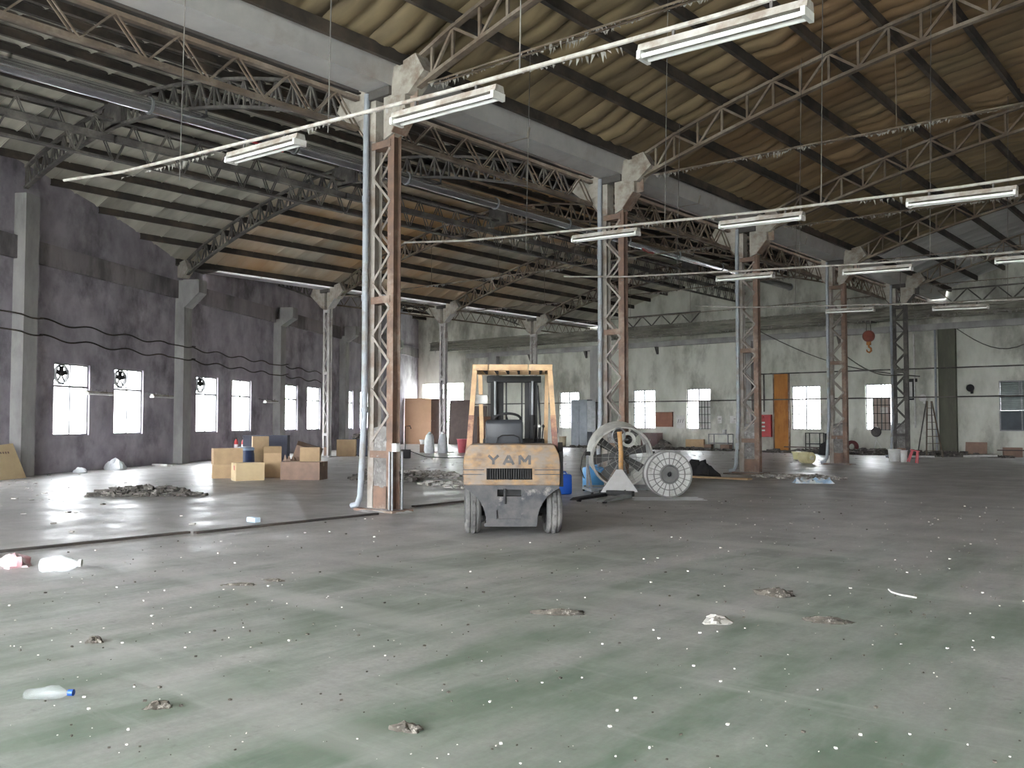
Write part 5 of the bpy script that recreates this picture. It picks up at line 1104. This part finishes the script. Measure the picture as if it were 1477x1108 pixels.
bag('plastic_bag', 'crumpled pink and white plastic bag beside the floor strip', 'bag', (-10.0, 3.95, 0), (.36, .26, .11), 21, mat('pink_white_bag', (.72, .6, .63), (.7, .38, .42), 7, .5, lo=.45, hi=.62), .35)
tag(MB().b2((-.11, -.05, 0), (.11, .05, .07)).build('drink_carton', mat('pale_blue_pack', (.6, .7, .78), (.4, .58, .72), 5, .5), bevel=.008), 'small pale blue drink pack lying past the floor strip', 'drink pack').location = (-11.65, 7.95, 0)
CL = [((-7.25, 4.82), (.28, .07, .035), 'long thin dry mud scrap on the grey floor'), ((-7.2, 5.15), (.22, .07, .03), 'short thin dry mud scrap beside a longer one'), ((-3.18, 6.2), (.2, .16, .08), 'crumpled pale paper clod on the green floor'),
      ((-3.28, 7.5), (.32, .2, .09), 'round dark clod with pale rim on the floor'), ((-2.55, 6.75), (.34, .14, .06), 'twisted strip of dry mud on the green floor'), ((-4.25, 5.7), (.4, .1, .06), 'bent long mud strip on the floor ahead of the forklift'),
      ((-4.5, 2.5), (.13, .08, .05), 'small brown clod right of the blue capped bottle'), ((-3.25, 3.1), (.16, .1, .05), 'crumbly brown clod on the green paint'), ((-6.15, 2.95), (.11, .08, .06), 'little dark lump on the tyre track')]
for i, ((x, y), sz, lb) in enumerate(CL):
    o = MB().lump((0, 0, 0), (sz[0], sz[1], sz[2] * .6), 60 + i, .3, 26, 9).build('mud_clod', mat('pale_paper_clod', (.36, .345, .32), (.24, .225, .205), 9, .9) if i == 2 else M_clod, None, 30); o.location = (x, y, 0); o.rotation_euler = (0, 0, CY + random.uniform(-.4, .4)); tag(o, lb, 'clod')
tag(MB().tube([(0, 0, .01), (.06, -.12, .012), (.16, -.2, .012), (.3, -.24, .01)], .008, 6).build('loose_wire', M_white, None, 50), 'pale bent wire lying on the green floor', 'wire').location = (-2.6, 8.35, 0)
rr = random.Random(77); mb = MB(); ml = MB()
for k in range(1500):
    d = 2.6 + 16 * rr.random() ** 1.3; a = rr.uniform(-.62, .62); fx, fy = -math.sin(YAW + a) * d, math.cos(YAW + a) * d
    if fx < -10.8 or abs(fx + 8.4) + abs(fy - 10.1) < 2.6 or (fx < -8 and fy > 14): continue
    w = rr.choice((.004, .005, .006, .008, .01, .015)) * (.8 + d * .05); tgt = mb if rr.random() < .4 else ml
    tgt.box((fx, fy, w * .25), (w, w * rr.uniform(.4, 1.2), w * .5), rz=rr.uniform(0, 3))
tag(mb.build('floor_grit', mat('white_grit', (.72, .7, .66), (.6, .58, .54), 5, .9)), 'pale paint flakes and grit strewn over the near floor', 'grit', kind='stuff')
tag(ml.build('floor_grit', M_clod), 'brown dirt crumbs strewn over the near floor', 'grit', kind='stuff')
rr = random.Random(78); mb = MB()
for k in range(900):
    x = rr.uniform(-30, -12); y = rr.uniform(5, 40)
    if x < wallx(y) + .5: continue
    if (-31 < x < -16 and 12 < y < 19.5) or (-31.5 < x < -26 and 23 < y < 28) or (-19 < x < -12 and 8 < y < 18.5): continue
    w = rr.choice((.02, .03, .05, .08)); mb.box((x, y, w * .1), (w, w * rr.uniform(.3, 1.2), w * .2), rz=rr.uniform(0, 3))
tag(mb.build('floor_litter', M_chip), 'scraps and chips strewn over the cream hall floor', 'litter', kind='stuff')

# shrubs outside, seen through the windows and the far doorway
def shrub(label, loc, size, seed, n=260):
    r = thing('garden_shrub', label, 'shrub', loc); rr = random.Random(seed); mb = MB()
    for k in range(n):
        a = rr.uniform(0, 6.28); t_ = rr.random() ** .5; zz = rr.uniform(.1, 1); x = math.cos(a) * t_ * size[0] / 2; y = math.sin(a) * t_ * size[1] / 2; w = rr.uniform(.08, .2)
        m_ = Matrix.Rotation(rr.uniform(0, 6.28), 3, 'Z') @ Matrix.Rotation(rr.uniform(-1, 1), 3, 'X'); c = Vector((x, y, zz * size[2]))
        mb.add([c + m_ @ Vector(v) for v in ((-w, 0, 0), (0, -w * .4, .02), (w, 0, 0), (0, w * .4, .02))], [(0, 1, 2, 3)])
    tag(mb.build('foliage', M_leafg, r), kind='stuff')
    for k in range(4): MB().tube([(0, 0, 0), (rr.uniform(-.2, .2) * size[0], rr.uniform(-.2, .2) * size[1], size[2] * .8)], .03, 6).build('stem', M_dkwood, r, 40)
shrub('green shrub outside the third window of the slanting wall', (-32.9, 18.4, -.22), (1.0, 1.0, 2.0), 1)
shrub('green shrub outside the fifth window of the slanting wall', (-37.3, 26.6, -.22), (1.0, 1.0, 3.0), 2)
shrub('bright green bushes outside the far doorway', (-44.0, 47.5, -.22), (3.6, 1.5, 4.6), 3, 900)
